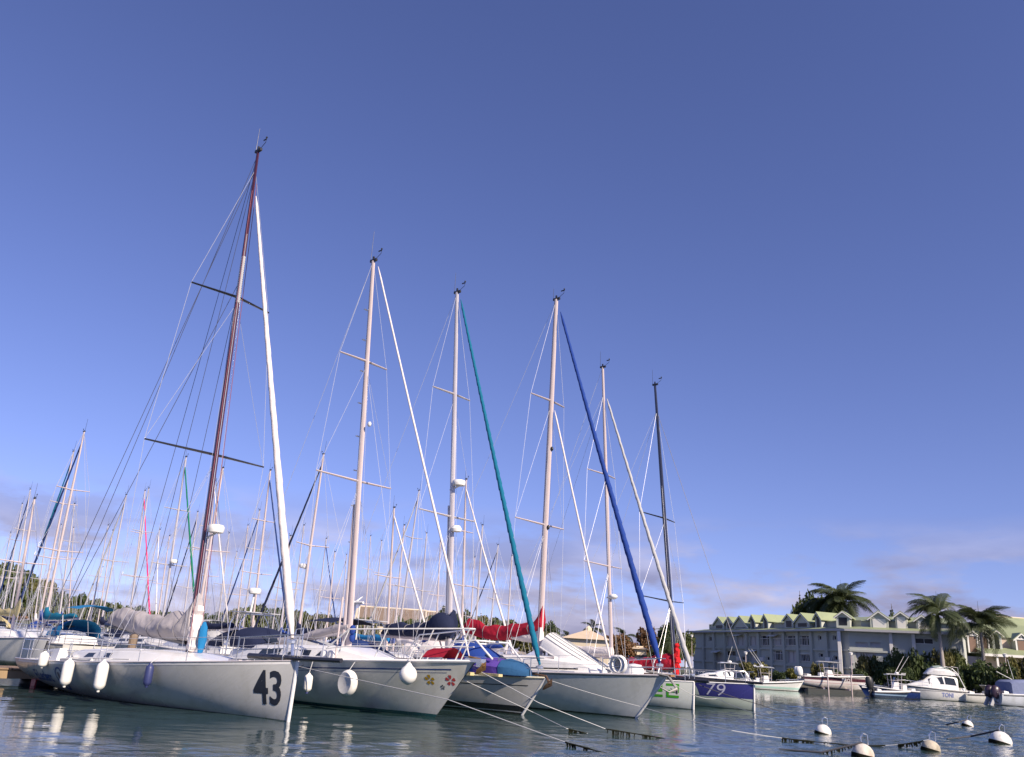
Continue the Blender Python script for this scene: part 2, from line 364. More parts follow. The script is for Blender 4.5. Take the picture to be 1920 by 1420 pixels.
    ii = np.arange(nr * nc).reshape(nr, nc); q = np.stack([ii[:-1, :-1], ii[:-1, 1:], ii[1:, 1:], ii[1:, :-1]], -1).reshape(-1, 4)
    nv = len(co); ring = np.array([A, B_, C_, D_, e0, e1, e2, e3], float)
    co = np.concatenate([co, ring]); rq = np.array([[4, 5, 1, 0], [5, 6, 2, 1], [6, 7, 3, 2], [7, 4, 0, 3]]) + nv
    q = np.concatenate([q, rq]).astype(np.int32)
    me = bpy.data.meshes.new('water'); me.vertices.add(len(co)); me.vertices.foreach_set('co', co.astype(np.float32).ravel())
    me.loops.add(q.size); me.loops.foreach_set('vertex_index', q.ravel()); me.polygons.add(len(q))
    me.polygons.foreach_set('loop_start', np.arange(0, q.size, 4, dtype=np.int32)); me.polygons.foreach_set('use_smooth', np.ones(len(q), bool))
    me.update(calc_edges=True); me.materials.append(m); structure(put('water', me))
GRASS = mat('land_earth', (0.07, 0.08, 0.035), 0.9, 0, 0.4, 0.4, 0.5, 3)
STONE = mat('quay_stone', (0.17, 0.16, 0.14), 0.85, 0, 0.35, 1.2, 0.6, 6, dirt=((0.05, 0.05, 0.035), 1.2, 0.8))
CONC = mat('quay_concrete', (0.30, 0.29, 0.27), 0.85, 0, 0.15, 1.5, 0.2, 20)
make_water()
SHORE = [(-400, 118), (-60, 112), (0, 122), (16, 122), (26, 110), (38, 105.0), (50, 100.5), (62, 95), (90, 88), (400, 70)]
def land():
    top = [(x, y, 0.75) for x, y in SHORE]; far = [(4000, 400, .75), (4000, 4000, .75), (-4000, 4000, .75), (-4000, 400, .75)]
    b = MB(); n = len(top); b.add(top + far, [tuple(range(n + 4))]); structure(b.build('ground', GRASS))
    b = MB()
    for (x0, y0), (x1, y1) in zip(SHORE[:-1], SHORE[1:]):
        b.add([(x0, y0, -1), (x1, y1, -1), (x1, y1, .72), (x0, y0, .72)], [(0, 1, 2, 3)])
        b.add([(x0, y0, .72), (x1, y1, .72), (x1, y1, .78), (x0, y0, .78)], [(0, 1, 2, 3)], 1)
        b.add([(x0, y0, .78), (x1, y1, .78), (x1, y1 + 1.6, .78), (x0, y0 + 1.6, .78)], [(0, 1, 2, 3)], 1)
    structure(b.build('quay_wall', [STONE, CONC]))
    b = MB()   # low wooded rise on the left
    xs = np.linspace(-260, 30, 30); ys = np.linspace(120, 330, 18)
    vs = []; fs = []
    for j, y in enumerate(ys):
        for i, x in enumerate(xs):
            h = 5 * math.exp(-((x + 130) / 62) ** 2 - ((y - 215) / 60) ** 2) * (1 + .12 * math.sin(x * .21 + y * .13))
            vs.append((x, y, 0.76 + h if 0 < j < len(ys) - 1 else 0.7))
    for j in range(len(ys) - 1):
        for i in range(len(xs) - 1):
            a = j * len(xs) + i; fs.append((a, a + 1, a + 1 + len(xs), a + len(xs)))
    b.add(vs, fs); structure(b.build('hill', GRASS, smooth=True))
land()

# ------------------------------------------------------------------ hull geometry
class Hull:
    """x=0 at the stem on the waterline, negative aft; y>0 port; z=0 waterline"""
    def __init__(s, L, B, fb, fs, ov=0.0, tr=0.0, bs=0.8, tm=0.42, kd=0.45, ks=0.0, full=0.75, pw=2.0, vee=1.0, flare=0.0):
        s.__dict__.update(locals()); s.NS, s.NR = 30, 12; s.grid = [[s.pt(i / s.NS, j / s.NR) for j in range(s.NR + 1)] for i in range(s.NS + 1)]
    def hb(s, t):
        if t < s.tm: q = s.bs + (1 - s.bs) * math.sin(math.pi / 2 * t / s.tm)
        else: q = 1 - ((t - s.tm) / (1 - s.tm)) ** s.pw
        return max(q * s.B / 2, 0.025)
    def zs(s, t): return s.fs + (s.fb - s.fs) * t ** 1.7
    def kz(s, t): return s.ks * (1 - t) ** 2 - s.kd * math.sin(math.pi * min(1, t * 1.02 + .05)) ** 0.6 - 0.22 * t
    def pt(s, t, q):
        b, z1, k = s.hb(t), s.zs(t), s.kz(t); w = min(1, s.vee * t ** 2.2); a = q * math.pi / 2
        y = b * ((1 - w) * math.sin(a) ** s.full + w * (q ** (1.0 + s.flare)))
        z = k + (z1 - k) * ((1 - w) * (1 - math.cos(a) ** 1.15) + w * q)
        x = -s.L * (1 - t) + s.ov * t ** 3 * (z / z1) - s.tr * (1 - t) ** 5 * (z / z1)
        return Vector((x, y, z))
    def deck(s, x):
        """half beam and sheer height at deck position x"""
        for i in range(s.NS):
            a, b = s.grid[i][-1], s.grid[i + 1][-1]
            if a.x <= x <= b.x:
                f = (x - a.x) / max(b.x - a.x, 1e-6); return a.y + (b.y - a.y) * f, a.z + (b.z - a.z) * f
        return (s.grid[0][-1].y, s.fs) if x < s.grid[0][-1].x else (0.02, s.fb)
    def side(s, x, z):
        pr = None
        for row in s.grid:
            zz = min(max(z, row[0].z), row[-1].z)
            for j in range(s.NR):
                a, b = row[j], row[j + 1]
                if a.z <= zz <= b.z + 1e-9:
                    f = (zz - a.z) / max(b.z - a.z, 1e-6); px, py = a.x + (b.x - a.x) * f, a.y + (b.y - a.y) * f; break
            if pr and pr[0] <= x <= px:
                f = (x - pr[0]) / max(px - pr[0], 1e-6); return pr[1] + (py - pr[1]) * f
            pr = (px, py)
        return pr[1] if x > pr[0] else s.grid[0][-1].y
    def mesh_hull(s):
        b = MB(); secs = []
        for row in s.grid:
            secs.append([Vector((p.x, -p.y, p.z)) for p in reversed(row)] + [Vector(p) for p in row[1:]])
        b.loft(secs, 0, caps=False); n = len(secs[0]); b.add(secs[0], [tuple(range(n))])
        return b
    def mesh_deck(s, camber=0.06, drop=0.0, x0=None):
        b = MB(); secs = []
        for row in s.grid:
            p = row[-1]
            if x0 is not None and p.x < x0: continue
            w = max(p.y - 0.004, 0.004)
            secs.append([Vector((p.x, w * k, p.z - drop + camber * (1 - k * k) * min(1, w))) for k in (-1, -.6, -.2, .2, .6, 1)])
        b.loft(secs, 0, caps=False); return b
    def rail(s, r=0.03, dz=0.02, x0=-99, x1=99, side=(1, -1), inset=0.0):
        b = MB()
        for sd in side:
            ps = [Vector((g[-1].x, sd * max(g[-1].y - inset, .01), g[-1].z + dz)) for g in s.grid if x0 <= g[-1].x <= x1]
            b.tube(ps, r, 5)
        return b
    def band(s, z0, z1, x0, x1, off=0.006, sd=-1, dz=None, n=40, k=4):
        """strip proud of one side; z0,z1 are heights, or distances below the sheer when dz is set"""
        secs = []
        for i in range(n + 1):
            x = x0 + (x1 - x0) * i / n; d = s.deck(x)[1] if dz else 0
            row = []
            for j in range(k + 1):
                z = (d - z1 + (z1 - z0) * j / k) if dz else z0 + (z1 - z0) * j / k
                row.append(Vector((x, sd * (s.side(x, z) + off), z)))
            secs.append(row)
        return MB().loft(secs, 0, caps=False)

def text_tris(body, size, bold=0.0, xs=1.0, font_shear=0.0, seg=0.16):
    cu = bpy.data.curves.new('lettering', 'FONT'); cu.body = body; cu.size = size; cu.offset = bold; cu.shear = font_shear
    cu.align_x = 'CENTER'; cu.resolution_u = 3
    o = bpy.data.objects.new('lettering', cu); col.objects.link(o)
    dg = bpy.context.evaluated_depsgraph_get(); me = bpy.data.meshes.new_from_object(o.evaluated_get(dg))
    bpy.data.objects.remove(o); bpy.data.curves.remove(cu)
    bm = bmesh.new(); bm.from_mesh(me); bpy.data.meshes.remove(me)
    bmesh.ops.triangulate(bm, faces=bm.faces)
    for _ in range(5):
        es = [e_ for e_ in bm.edges if e_.calc_length() > seg]
        if not es: break
        bmesh.ops.subdivide_edges(bm, edges=es, cuts=1); bmesh.ops.triangulate(bm, faces=bm.faces)
    vs = [(v.co.x * xs, v.co.y) for v in bm.verts]; bm.verts.index_update()
    fs = [tuple(v.index for v in f.verts) for f in bm.faces]; bm.free()
    return vs, fs
def decal(h, uv, fs, x0, z0, off=0.012, sd=-1, shear=0.0, depth=0.004):
    b = MB(); vs = []
    for u, v in uv:
        x, z = x0 + u + shear * v, z0 + v
        vs.append((x, sd * (h.side(x, z) + off), z))
    return b.add(vs, fs)

HEAD = R(-41)
class Boat:
    def __init__(s, name, stem, head=HEAD):
        s.root = empty(name, (stem[0], stem[1], 0), head); s.stem = Vector((stem[0], stem[1], 0)); s.a = head
        s.hx = Vector((math.cos(head), math.sin(head), 0)); s.hy = Vector((-math.sin(head), math.cos(head), 0))
    def w(s, p): return s.stem + s.hx * p[0] + s.hy * p[1] + Vector((0, 0, p[2]))
    def l(s, P):
        q = Vector(P) - s.stem; return Vector((q.dot(s.hx), q.dot(s.hy), P[2]))
    def cl(s, px, py, yl=0.0):
        q = ray(px, py); o = s.stem + s.hy * yl
        k = o.dot(s.hy) / q.dot(s.hy)
        X = q * k; d = X - o
        return Vector((d.dot(s.hx), yl, EYE + X.z))

def lerp(a, b, t): return Vector(a) * (1 - t) + Vector(b) * t

def rig(bt, h, foot, top, spreaders, mm, r=(0.11, 0.07), hounds=1.0, wire=WIRE, wr=0.008, back=True, sprm=None, head=True, gear=1.0, chain=None, stern=None, flat=0.72, antenna=0.9):
    """mast with spreaders and standing rigging; spreaders: (fraction, half span, sweep)"""
    rt = bt.root
    foot, top = Vector(foot), Vector(top); ax = top - foot
    n = 9; pts = [lerp(foot, top, i / n) for i in range(n + 1)]
    b = MB(); b.tube(pts, [r[0] + (r[1] - r[0]) * max(0, (i / n - .55) / .45) for i in range(n + 1)], 10, flat=flat)
    mast = b.build('mast', mm, rt, smooth=True)
    tips = {1: [], -1: []}
    for fr, hs, sw in spreaders:
        c = lerp(foot, top, fr)
        for sd in (1, -1):
            t = c + Vector((-sw, sd * hs, hs * 0.05)); tips[sd].append(t)
            tube1('spreader', [c, t], [0.042, 0.026], sprm or mm, mast, 6, flat=1.6)
    if head:
        b = MB(); d = Vector((0, 0, 1))
        b.box(top + Vector((.02, 0, .02)) * 1.0, (.36 * gear, .09, .10 * gear)); b.tube([top + Vector((-.16 * gear, 0, .04)), top + Vector((-.18 * gear, 0, antenna + .1))], [.010, .006], 5)
        b.tube([top + Vector((.1, 0, .05)) * 1, top + Vector((.42 * gear, 0, .22 * gear)), top + Vector((.44 * gear, 0, .42 * gear))], .010, 5)
        b.ball(top + Vector((.44 * gear, 0, .42 * gear)), .04 * gear, 6, 4); b.box(top + Vector((.36 * gear, 0, .36 * gear)), (.2 * gear, .02, .05 * gear)); b.box(top + Vector((.0, 0, .12 * gear)), (.06 * gear, .06 * gear, .16 * gear))
        b.build('masthead_gear', BLACK, mast)
    hd = lerp(foot, top, hounds)
    cx = foot.x - 0.25 if chain is None else chain
    for sd in (1, -1):
        bb, zz = h.deck(cx); c = Vector((cx, sd * bb * 0.93, zz))
        tube1('shroud', [c] + tips[sd] + [hd], wr, wire, rt, 4)
        if spreaders:
            tube1('shroud', [c + Vector((.1, 0, 0)), lerp(foot, top, spreaders[0][0] - .015)], wr, wire, rt, 4)
            tube1('shroud', [c + Vector((-.35, 0, 0)), lerp(foot, top, spreaders[0][0] - .01)], wr * .9, wire, rt, 4)
            for i in range(1, len(spreaders)):
                tube1('shroud', [tips[sd][i - 1], lerp(foot, top, spreaders[i][0] - .012)], wr * .8, wire, rt, 4)
    if back:
        sx = h.grid[0][-1].x + .15 if stern is None else stern; sz = h.fs
        tube1('backstay', [top, Vector((sx, 0, sz + .1))], wr, wire, rt, 4)
    for q, off in ((.93, .28), (.8, -.3)):     # halyards led down beside the mast
        tube1('halyard', [lerp(foot, top, q), foot + Vector((.12, off, .1))], wr * .7, wire, mast, 4)
    return mast, tips

def furled(bt, a, z, r0, r1, mm, name='furled_headsail', turns=26, sag=0.12, n=44, amp=0.10):
    """sail rolled round its stay from foot a to head z: a helix of overlapping cloth"""
    a, z = Vector(a), Vector(z); ps = []; rr = []
    for i in range(n + 1):
        t = i / n; p = lerp(a, z, t) + Vector((-sag * math.sin(math.pi * t) * .7, 0, -sag * math.sin(math.pi * t) * .3)); ps.append(p)
        e_ = min(1, t * 14 + .35) * min(1, (1 - t) * 22 + .3)
        rr.append((r0 + (r1 - r0) * t) * e_ * (1 + .03 * math.sin(t * 47)))
    b = MB(); b.tube(ps, rr, 12, twist=lambda i, g: 1 + amp * (((g - i / n * turns) / (2 * math.pi)) % 1 - .5) * 2)
    o = b.build(name, mm, bt.root, smooth=True, angle=60)
    b = MB(); b.lathe([(.05, -.12), (.13, -.10), (.13, -.02), (.06, .0)], a + Vector((0, 0, -.02)), 10); b.build('furling_drum', STEEL, o)
    return o

def sail_cover(bt, a, z, w, h0, h1, mm, name='sail_cover', seed=1, sag=0.06, n=26, mastwrap=0.0, k=14, ties=0):
    """lumpy flaked sail under its cover, a = boom end, z = mast end; h0,h1 heights there"""
    g = random.Random(seed); a, z = Vector(a), Vector(z); secs = []
    ph = [g.uniform(0, 6.3) for _ in range(6)]
    for i in range(n + 1):
        t = i / n; c = lerp(a, z, t); hh = h0 + (h1 - h0) * t ** 1.6
        if t > .9: hh += mastwrap * ((t - .9) / .1) ** 1.4
        en = min(1, t * 9 + .25); hh *= en
        ww = w * (.65 + .35 * t) * en * (1 + .10 * math.sin(17 * t + ph[0]))
        if t > .93: ww *= 1 - .35 * (t - .93) / .07
        hh *= 1 + .07 * math.sin(13 * t + ph[1]) + .05 * math.sin(31 * t + ph[2])
        dz = -sag * math.sin(math.pi * t) * 1.0
        sec = []
        for j in range(k):
            an = 2 * math.pi * j / k - math.pi / 2
            wr = 1 + .09 * math.sin(3 * an + 9 * t + ph[3]) + .05 * math.sin(5 * an - 23 * t + ph[4]) + .045 * math.sin(60 * t + 4 * an + ph[1]) * (k > 14) + .03 * math.sin(95 * t - 7 * an) * (k > 14)
            y = math.cos(an) * ww * .5 * wr * (1 - .35 * max(0, math.sin(an)))
            zz = (math.sin(an) * .5 + .5) * hh * (1 + .05 * math.sin(21 * t + an * 2 + ph[5])) + dz
            sec.append(Vector((c.x, y, c.z + zz)))
        secs.append(sec)
    o = MB().loft(secs, 0, closed=True).build(name, mm, bt.root, smooth=True, angle=70)
    for q in range(ties):
        s_ = secs[int((q + .7) / (ties + .4) * n)]; c = sum(s_, Vector()) / len(s_)
        tube1('sail_tie', [c + (p - c) * 1.02 for p in s_] + [c + (s_[0] - c) * 1.02], .014, mat('tie_grey', (.22, .21, .22), .8), o, 5)
    return o

def trunk(bt, h, st, mm, name='cabin', win=None, wmat=GLASS, base=None, side_in=0.92):
    """cabin top lofted over stations (x, half width, height above deck)"""
    secs = []
    for x, w, hh in st:
        zb = (h.deck(x)[1] if base is None else base) + .01
        secs.append([Vector((x, k * w, zb + q * hh)) for k, q in ((-1, 0), (-side_in, .78), (-.80, .97), (-.4, 1.06), (.4, 1.06), (.80, .97), (side_in, .78), (1, 0))])
    o = MB().loft(secs, 0).build(name, mm, bt.root, smooth=True, angle=35)
    for x0, x1, q0, q1 in (win or []):
        for sd in (1, -1):
            ps = []
            for x, q in ((x0, q0), (x1, q0), (x1 + (q1 - q0) * .1, q1), (x0 + .18, q1)):
                i = max(j for j in range(len(st) - 1) if st[j][0] <= x or j == 0); A, Bq = st[i], st[i + 1]
                f = min(max((x - A[0]) / (Bq[0] - A[0]), 0), 1); w = A[1] + (Bq[1] - A[1]) * f; hh = A[2] + (Bq[2] - A[2]) * f
                zb = (h.deck(x)[1] if base is None else base) + .01
                ps.append(Vector((x, sd * (w * (1 - (1 - side_in) * min(1, q / .78)) + .004), zb + q * hh)))
            MB().prism(ps, (0, sd * .012, 0)).build('window', wmat, o)
    return o

def lifelines(bt, h, xs, hgt=0.6, mm=STEEL, r=0.014, wr=0.006, x_end=None):
    rt = bt.root
    me = MB().tube([(0, 0, 0), (0, 0, hgt)], [r, r * .8], 6).mesh('stanchion', mm, True)
    for sd in (1, -1):
        row = []
        for x in xs:
            b, z = h.deck(x); p = Vector((x, sd * (b - .06), z)); row.append(p); put('stanchion', me, rt, p)
        for q in (1.0, .52):
            tube1('lifeline', [p + Vector((0, 0, hgt * q)) for p in row], wr, WIRE, rt, 4)
def pulpit(bt, h, xb, xf, hgt=0.65, mm=STEEL, r=0.016, name='pulpit'):
    b = MB(); b0, z0 = h.deck(xb); b1, z1 = h.deck(xf - .15)
    for sd in (1, -1):
        b.tube([(xb, sd * (b0 - .06), z0), (xb + .03, sd * (b0 - .06), z0 + hgt), (xf - .3, sd * max(b1 * .9, .22), z1 + hgt + .03), (xf, sd * .10, z1 + hgt + .04), (xf + .02, 0, z1 + hgt + .04)], r, 6)
        b.tube([(xb, sd * (b0 - .06), z0 + hgt * .5), (xf - .3, sd * max(b1 * .9, .2), z1 + hgt * .5)], r * .8, 6)
        b.tube([(xf - .3, sd * max(b1 * .9, .2), z1), (xf - .3, sd * max(b1 * .9, .22), z1 + hgt + .03)], r, 6)
    return b.build(name, mm, bt.root, smooth=True)
def pushpit(bt, h, xf, hgt=0.65, mm=STEEL, r=0.016):
    b = MB(); xa = h.grid[0][-1].x + .12; ba, za = h.deck(xa); bf, zf = h.deck(xf)
    for q in (1.0, .5):
        b.tube([(xf, -(bf - .06), zf + hgt * q), (xa, -(ba - .1), za + hgt * q), (xa, ba - .1, za + hgt * q), (xf, bf - .06, zf + hgt * q)], r, 6)
    for y in (-(ba - .1), -.4, .4, ba - .1): b.tube([(xa, y, za), (xa, y, za + hgt)], r, 6)
    for sd in (1, -1): b.tube([(xf, sd * (bf - .06), zf), (xf, sd * (bf - .06), zf + hgt)], r, 6)
    return b.build('pushpit', mm, bt.root, smooth=True)
def sprayhood(bt, x0, x1, w, z, hh, mm, name='sprayhood', window=True):
    secs = []
    for t in (0, .25, .5, .8, 1):
        x = x1 + (x0 - x1) * t; f = .35 + .65 * math.sin(min(1, t * 1.25) * math.pi / 2)
        secs.append([Vector((x, w * math.cos(a) * (1.0 if abs(math.cos(a)) > .9 else .97), z + hh * f * max(0, math.sin(a)) ** .55)) for a in [math.pi * i / 10 for i in range(11)]])
    b = MB().loft(secs, 0, caps=False); o = b.build(name, mm, bt.root, smooth=True, angle=60)
    if window:
        A, B_ = secs[0], secs[1]
        MB().add([A[3] + Vector((.03, 0, .02)), A[7] + Vector((.03, 0, .02)), B_[7] + Vector((.03, 0, .03)), B_[3] + Vector((.03, 0, .03))], [(0, 1, 2, 3)]).build('window', GLASS, o)
    return o
def bimini(bt, x0, x1, w, z, hgt, mm):
    secs = []
    for t in (0, .15, .5, .85, 1):
        x = x0 + (x1 - x0) * t
        secs.append([Vector((x, w * k, z + hgt - .22 * k * k - .06 * (2 * t - 1) ** 2)) for k in (-1, -.7, -.3, .3, .7, 1)])
    o = MB().loft(secs, 0, caps=False).build('bimini', mm, bt.root, smooth=True)
    for x, xx in ((x0, x0 + .5), (x1, x1 - .5)):
        for sd in (1, -1): tube1('frame_tube', [(xx, sd * w, z - .1), (x, sd * w, z + hgt - .25)], .014, STEEL, o, 5)
    return o
def radome(parent, c, d=0.6, hh=0.25, name='radar_dome', arm=None):
    b = MB(); c = Vector(c)
    b.lathe([(d * .30, -hh * .5), (d * .46, -hh * .42), (d * .5, -hh * .1), (d * .5, hh * .2), (d * .43, hh * .42), (d * .2, hh * .5)], c, 16)
    if arm is not None: b.tube([Vector(arm), c + Vector((0, 0, -hh * .55))], .03, 6)
    return b.build(name, WHITE, parent, smooth=True)
def hatch(bt, h, x, y, s_=0.55):
    z = h.deck(x)[1] + .08
    o = MB().box((x, y, z), (s_, s_, .05)).build('hatch', ALU, bt.root); MB().box((x, y, z + .03), (s_ * .8, s_ * .8, .02)).build('pane', GLASS, o)
def winch(bt, x, y, z):
    MB().lathe([(.09, 0), (.09, .05), (.06, .08), (.06, .13), (.085, .16), (.085, .18)], (x, y, z), 10).build('winch', STEEL, bt.root, smooth=True)
def boom(bt, a, z, r=0.08, mm=ALU): return tube1('boom', [a, z], [r * .9, r], mm, bt.root, 8)
def hull_parts(bt, h, hm, dm=DECK, rm=None, rail_r=0.028, camber=.07):
    o = h.mesh_hull().build('hull', hm, bt.root, smooth=True, angle=50)
    h.mesh_deck(camber).build('deck', dm, bt.root, smooth=True)
    h.rail(rail_r, .012).build('toe_rail', rm or ALU, bt.root, smooth=True)
    return o
def stem_highlight(bt, h, r_=.045):  # added white tube whose colour stands for the sunlit edge of the stem
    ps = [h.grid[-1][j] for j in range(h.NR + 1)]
    return tube1('stem_highlight', [Vector((p.x + r_ * .3, 0, p.z)) for p in ps if p.z > -.3], r_, WHITE, bt.root, 8)
def fender(P, length, dia, mm, label, group='fenders hung over the hulls', rope_to=None, kind='cyl', tipm=None):
    """P world position of its middle"""
    P = Vector(P); rt = empty('fender', P); tag(rt, label, 'fender', group)
    L2, r_ = length / 2, dia / 2
    if kind == 'ball':
        prof = [(.03, -r_ * 1.05)] + [(r_ * math.sin(t), -r_ * math.cos(t)) for t in [.35, .7, 1.05, 1.4, 1.75, 2.1, 2.45]] + [(r_ * .42, r_ * .95), (r_ * .2, r_ * 1.25), (.04, r_ * 1.3)]
    else:
        kk = min(1, length / .95)
        prof = [(.035, -L2), (.045, -L2 + .05), (r_ * .5, -L2 + .075), (r_ * .85, -L2 + .13), (r_, -L2 + .21), (r_ * 1.02, 0), (r_, L2 - .21), (r_ * .85, L2 - .13), (r_ * .5, L2 - .075), (.045, L2 - .05), (.035, L2)]
        prof = [(a, math.copysign(L2 - (L2 - abs(b)) * kk, b) if abs(b) > 1e-6 else 0) for a, b in prof]
    MB().lathe(prof, (0, 0, 0), 18).build('body', mm, rt, smooth=True)
    if tipm: MB().lathe([(.045, -L2 - .02), (.05, -L2 + .05), (.05, -L2 + .09)], (0, 0, 0), 8).build('end_cap', tipm, rt, smooth=True)
    if rope_to is not None: tube1('rope', [(0, 0, (r_ * 1.2 if kind == 'ball' else L2)), Vector(rope_to) - P], .012, ROPE, rt, 5)
    return rt
def hang(bt, h, px, py, py2, dia, mm, label, kind='cyl', tipm=None, lift=0.1, length=None):
    """place a fender against the starboard side from the photo heights of its two ends"""
    y = -h.B / 2
    for _ in range(6):
        a = bt.cl(px, py, y); y = -(h.deck(a.x)[0] + dia * .55)
    z = bt.cl(px, py2, y); Ln = abs(a.z - z.z) if length is None else length
    b_, zz = h.deck(a.x)
    return fender(bt.w((a.x, y, (a.z + z.z) / 2)), Ln, dia, mm, label, rope_to=bt.w((a.x, -(b_ - .05), zz + lift)), kind=kind, tipm=tipm)

# ================================================================== front row of yachts
FRONT = []
def V(*a): return Vector(a)

# ---- yacht with number 43
def yacht_43():
    bt = Boat('racing_yacht', (-4.96, 21.9)); rt = bt.root
    tag(rt, 'pale grey racing yacht numbered 43 with maroon mast, nearest the camera', 'sailboat', 'yachts moored bow-out in the front row')
    h = Hull(12.1, 4.4, 1.40, 0.82, ov=0.05, tr=0.12, bs=0.90, tm=0.36, kd=0.30, ks=0.16, full=0.82, pw=2.1, vee=.75); FRONT.append((bt, h))
    hull_parts(bt, h, hull_mat('hull_pale_grey', (0.50, 0.50, 0.485), [(-1, .02, (.10, .12, .12))]), DECK, ALU, .022); stem_highlight(bt, h)
    h.band(.0, .07, -11.9, -.1, .006, dz=True).build('sheer_stripe', WHITE, rt, smooth=True)
    # lettering
    NUM = mat('number_navy_black', (0.018, 0.022, 0.035), .4, 0, .15, 6)
    uv, fs = text_tris('43', 1.10, .022, .72); p = bt.cl(500, 1318, -.8)
    decal(h, uv, fs, -.62, .36).build('race_number', NUM, rt)
    BLU = mat('lettering_blue', (0.025, 0.06, 0.22), .4, 0, .15, 6)
    uv, fs = text_tris('E.Leclerc', .40, .010, 1.0); decal(h, uv, fs, -9.95, .30).build('lettering', BLU, rt)
    lg = MB(); n = 28
    ring = []
    for i in range(n):
        a0, a1 = 2 * math.pi * i / n, 2 * math.pi * (i + 1) / n
        ring += [[(math.cos(a) * q * .9, math.sin(a) * q) for a, q in ((a0, .27), (a1, .27), (a1, .32), (a0, .32))]]
    uv = [p for q in ring for p in q]; fs = [(4 * i, 4 * i + 1, 4 * i + 2, 4 * i + 3) for i in range(n)]
    lo = decal(h, uv, fs, -8.55, .43).build('logo_ring', BLU, rt)
    uv, fs = text_tris('L', .42, .02, 1.0); decal(h, uv, fs, -8.55, .29).build('logo_letter', mat('logo_brown', (.12, .05, .05), .4), lo)
    # deck house
    cab = trunk(bt, h, [(-11.0, 1.3, .05), (-10.3, 1.45, .24), (-9.2, 1.5, .38), (-7.6, 1.45, .42), (-5.6, 1.25, .36), (-4.0, .95, .22), (-2.9, .55, .06)], WHITE, win=[(-8.6, -7.1, .38, .68)])
    for sd in (1, -1):
        coam = MB(); coam.loft([[V(x, sd * (h.deck(x)[0] - .35), h.deck(x)[1]), V(x, sd * (h.deck(x)[0] - .40), h.deck(x)[1] + z), V(x, sd * (h.deck(x)[0] - .62), h.deck(x)[1] + z), V(x, sd * (h.deck(x)[0] - .7), h.deck(x)[1])] for x, z in ((-11.2, .03), (-10.9, .26), (-10.3, .36), (-9.6, .38), (-9.55, .02))], 0)
        coam.build('cockpit_coaming', WHITE, rt, smooth=True)
    for x in (-10.2, -8.9): winch(bt, x, -1.7, h.deck(x)[1] + .1)
    hatch(bt, h, -2.4, 0, .5)
    MB().tube([(-8.9, -1.95, .95), (-8.2, -1.9, 1.0), (-7.6, -1.86, 1.0), (-7.0, -1.9, 1.02)], .05, 6).build('coiled_line', ROPE, rt, smooth=True)
    for k in range(3): MB().tube([(-8.8, -1.6 - .05 * k, .98), (-7.4, -1.55 - .06 * k, 1.06), (-5.6, -1.5, 1.12)], .016, 5).build('deck_line', DROPE if k == 1 else ROPE, rt, smooth=True)
    # rig
    foot, top = bt.cl(368, 1120), bt.cl(484, 284); ax = (top - foot).normalized(); foot = foot - ax * (foot.z - 1.1)
    Lm = (top - foot).length
    fr = lambda z: (z - foot.z) / (top.z - foot.z)
    mast, tips = rig(bt, h, foot, top, [(fr(7.3), 2.1, .55), (fr(12.86), 1.5, .42)], MAROON, (.125, .07), hounds=.955, wire=WIRE, back=False, sprm=CARBON, chain=foot.x - .9, flat=.62, antenna=.95)
    tr = MB(); tr.tube([foot + V(-.14, 0, 1.2), lerp(foot, top, .97) + V(-.08, 0, 0)], .018, 5); tr.build('mast_track', STEEL, mast)
    wrap = MB(); n = 40
    wrap.tube([lerp(foot, top, .65 + .10 * i / n) + V(.06, -.03, 0) for i in range(n + 1)], [.062 + .016 * (i % 2) for i in range(n + 1)], 7); wrap.build('chafe_wrap', C_SILV, mast, smooth=True)
    for y0, q, mm_ in ((-.18, .90, C_PKROPE), (-.1, .80, WIRE), (.16, .92, C_PKROPE)):
        tube1('halyard', [lerp(foot, top, q) + V(.1, y0 * .4, 0), foot + V(.25, y0, .4)], .012, mm_, mast, 4)
    for q, (xx, yy) in ((.955, (-11.8, -1.7)), (.955, (-11.8, 1.7)), (.70, (-10.6, -1.9)), (.70, (-10.6, 1.9)), (.99, (-12.0, -1.2)), (.99, (-12., 1.2))):
        tube1('running_backstay', [lerp(foot, top, q), V(xx, yy, h.deck(xx)[1])], .010, DWIRE, rt, 4)
    rd = bt.cl(391, 993); radome(mast, rd + V(.42, 0, 0), .5, .26, arm=(rd.x - .05, 0, rd.z - .25))
    furled(bt, bt.cl(548, 1197), bt.cl(480, 368), .118, .045, C_WHITE, turns=110, sag=.03, n=160, amp=.07)
    MB().tube([bt.cl(548, 1240), bt.cl(548, 1199)], .04, 6).build('forestay', STEEL, rt, smooth=True)
    # main sail flaked on the boom under its cover
    a, z = bt.cl(205, 1170), bt.cl(352, 1203)
    boom(bt, a + V(-.2, 0, -.03), V(foot.x - .2, 0, z.z - .03), .09, CARBON)
    sail_cover(bt, a, V(foot.x + .05, 0, z.z), .72, .62, .78, C_GREY, seed=3, sag=.12, mastwrap=.62, n=90, k=30, ties=6)
    b = MB(); b.tube([V(foot.x + .10 + .03 * math.sin(k * 1.9), 0, z.z + .98 - .1 * k) for k in range(13)], [.13 + .05 * math.sin(.25 * k) + .022 * math.sin(k * 2.4) for k in range(13)], 14, twist=lambda i, g: 1 + .10 * math.sin(5 * g + i * .9) + .06 * math.sin(3 * g - i * 1.7)); b.build('mast_wrap', C_WHITE, rt, smooth=True)
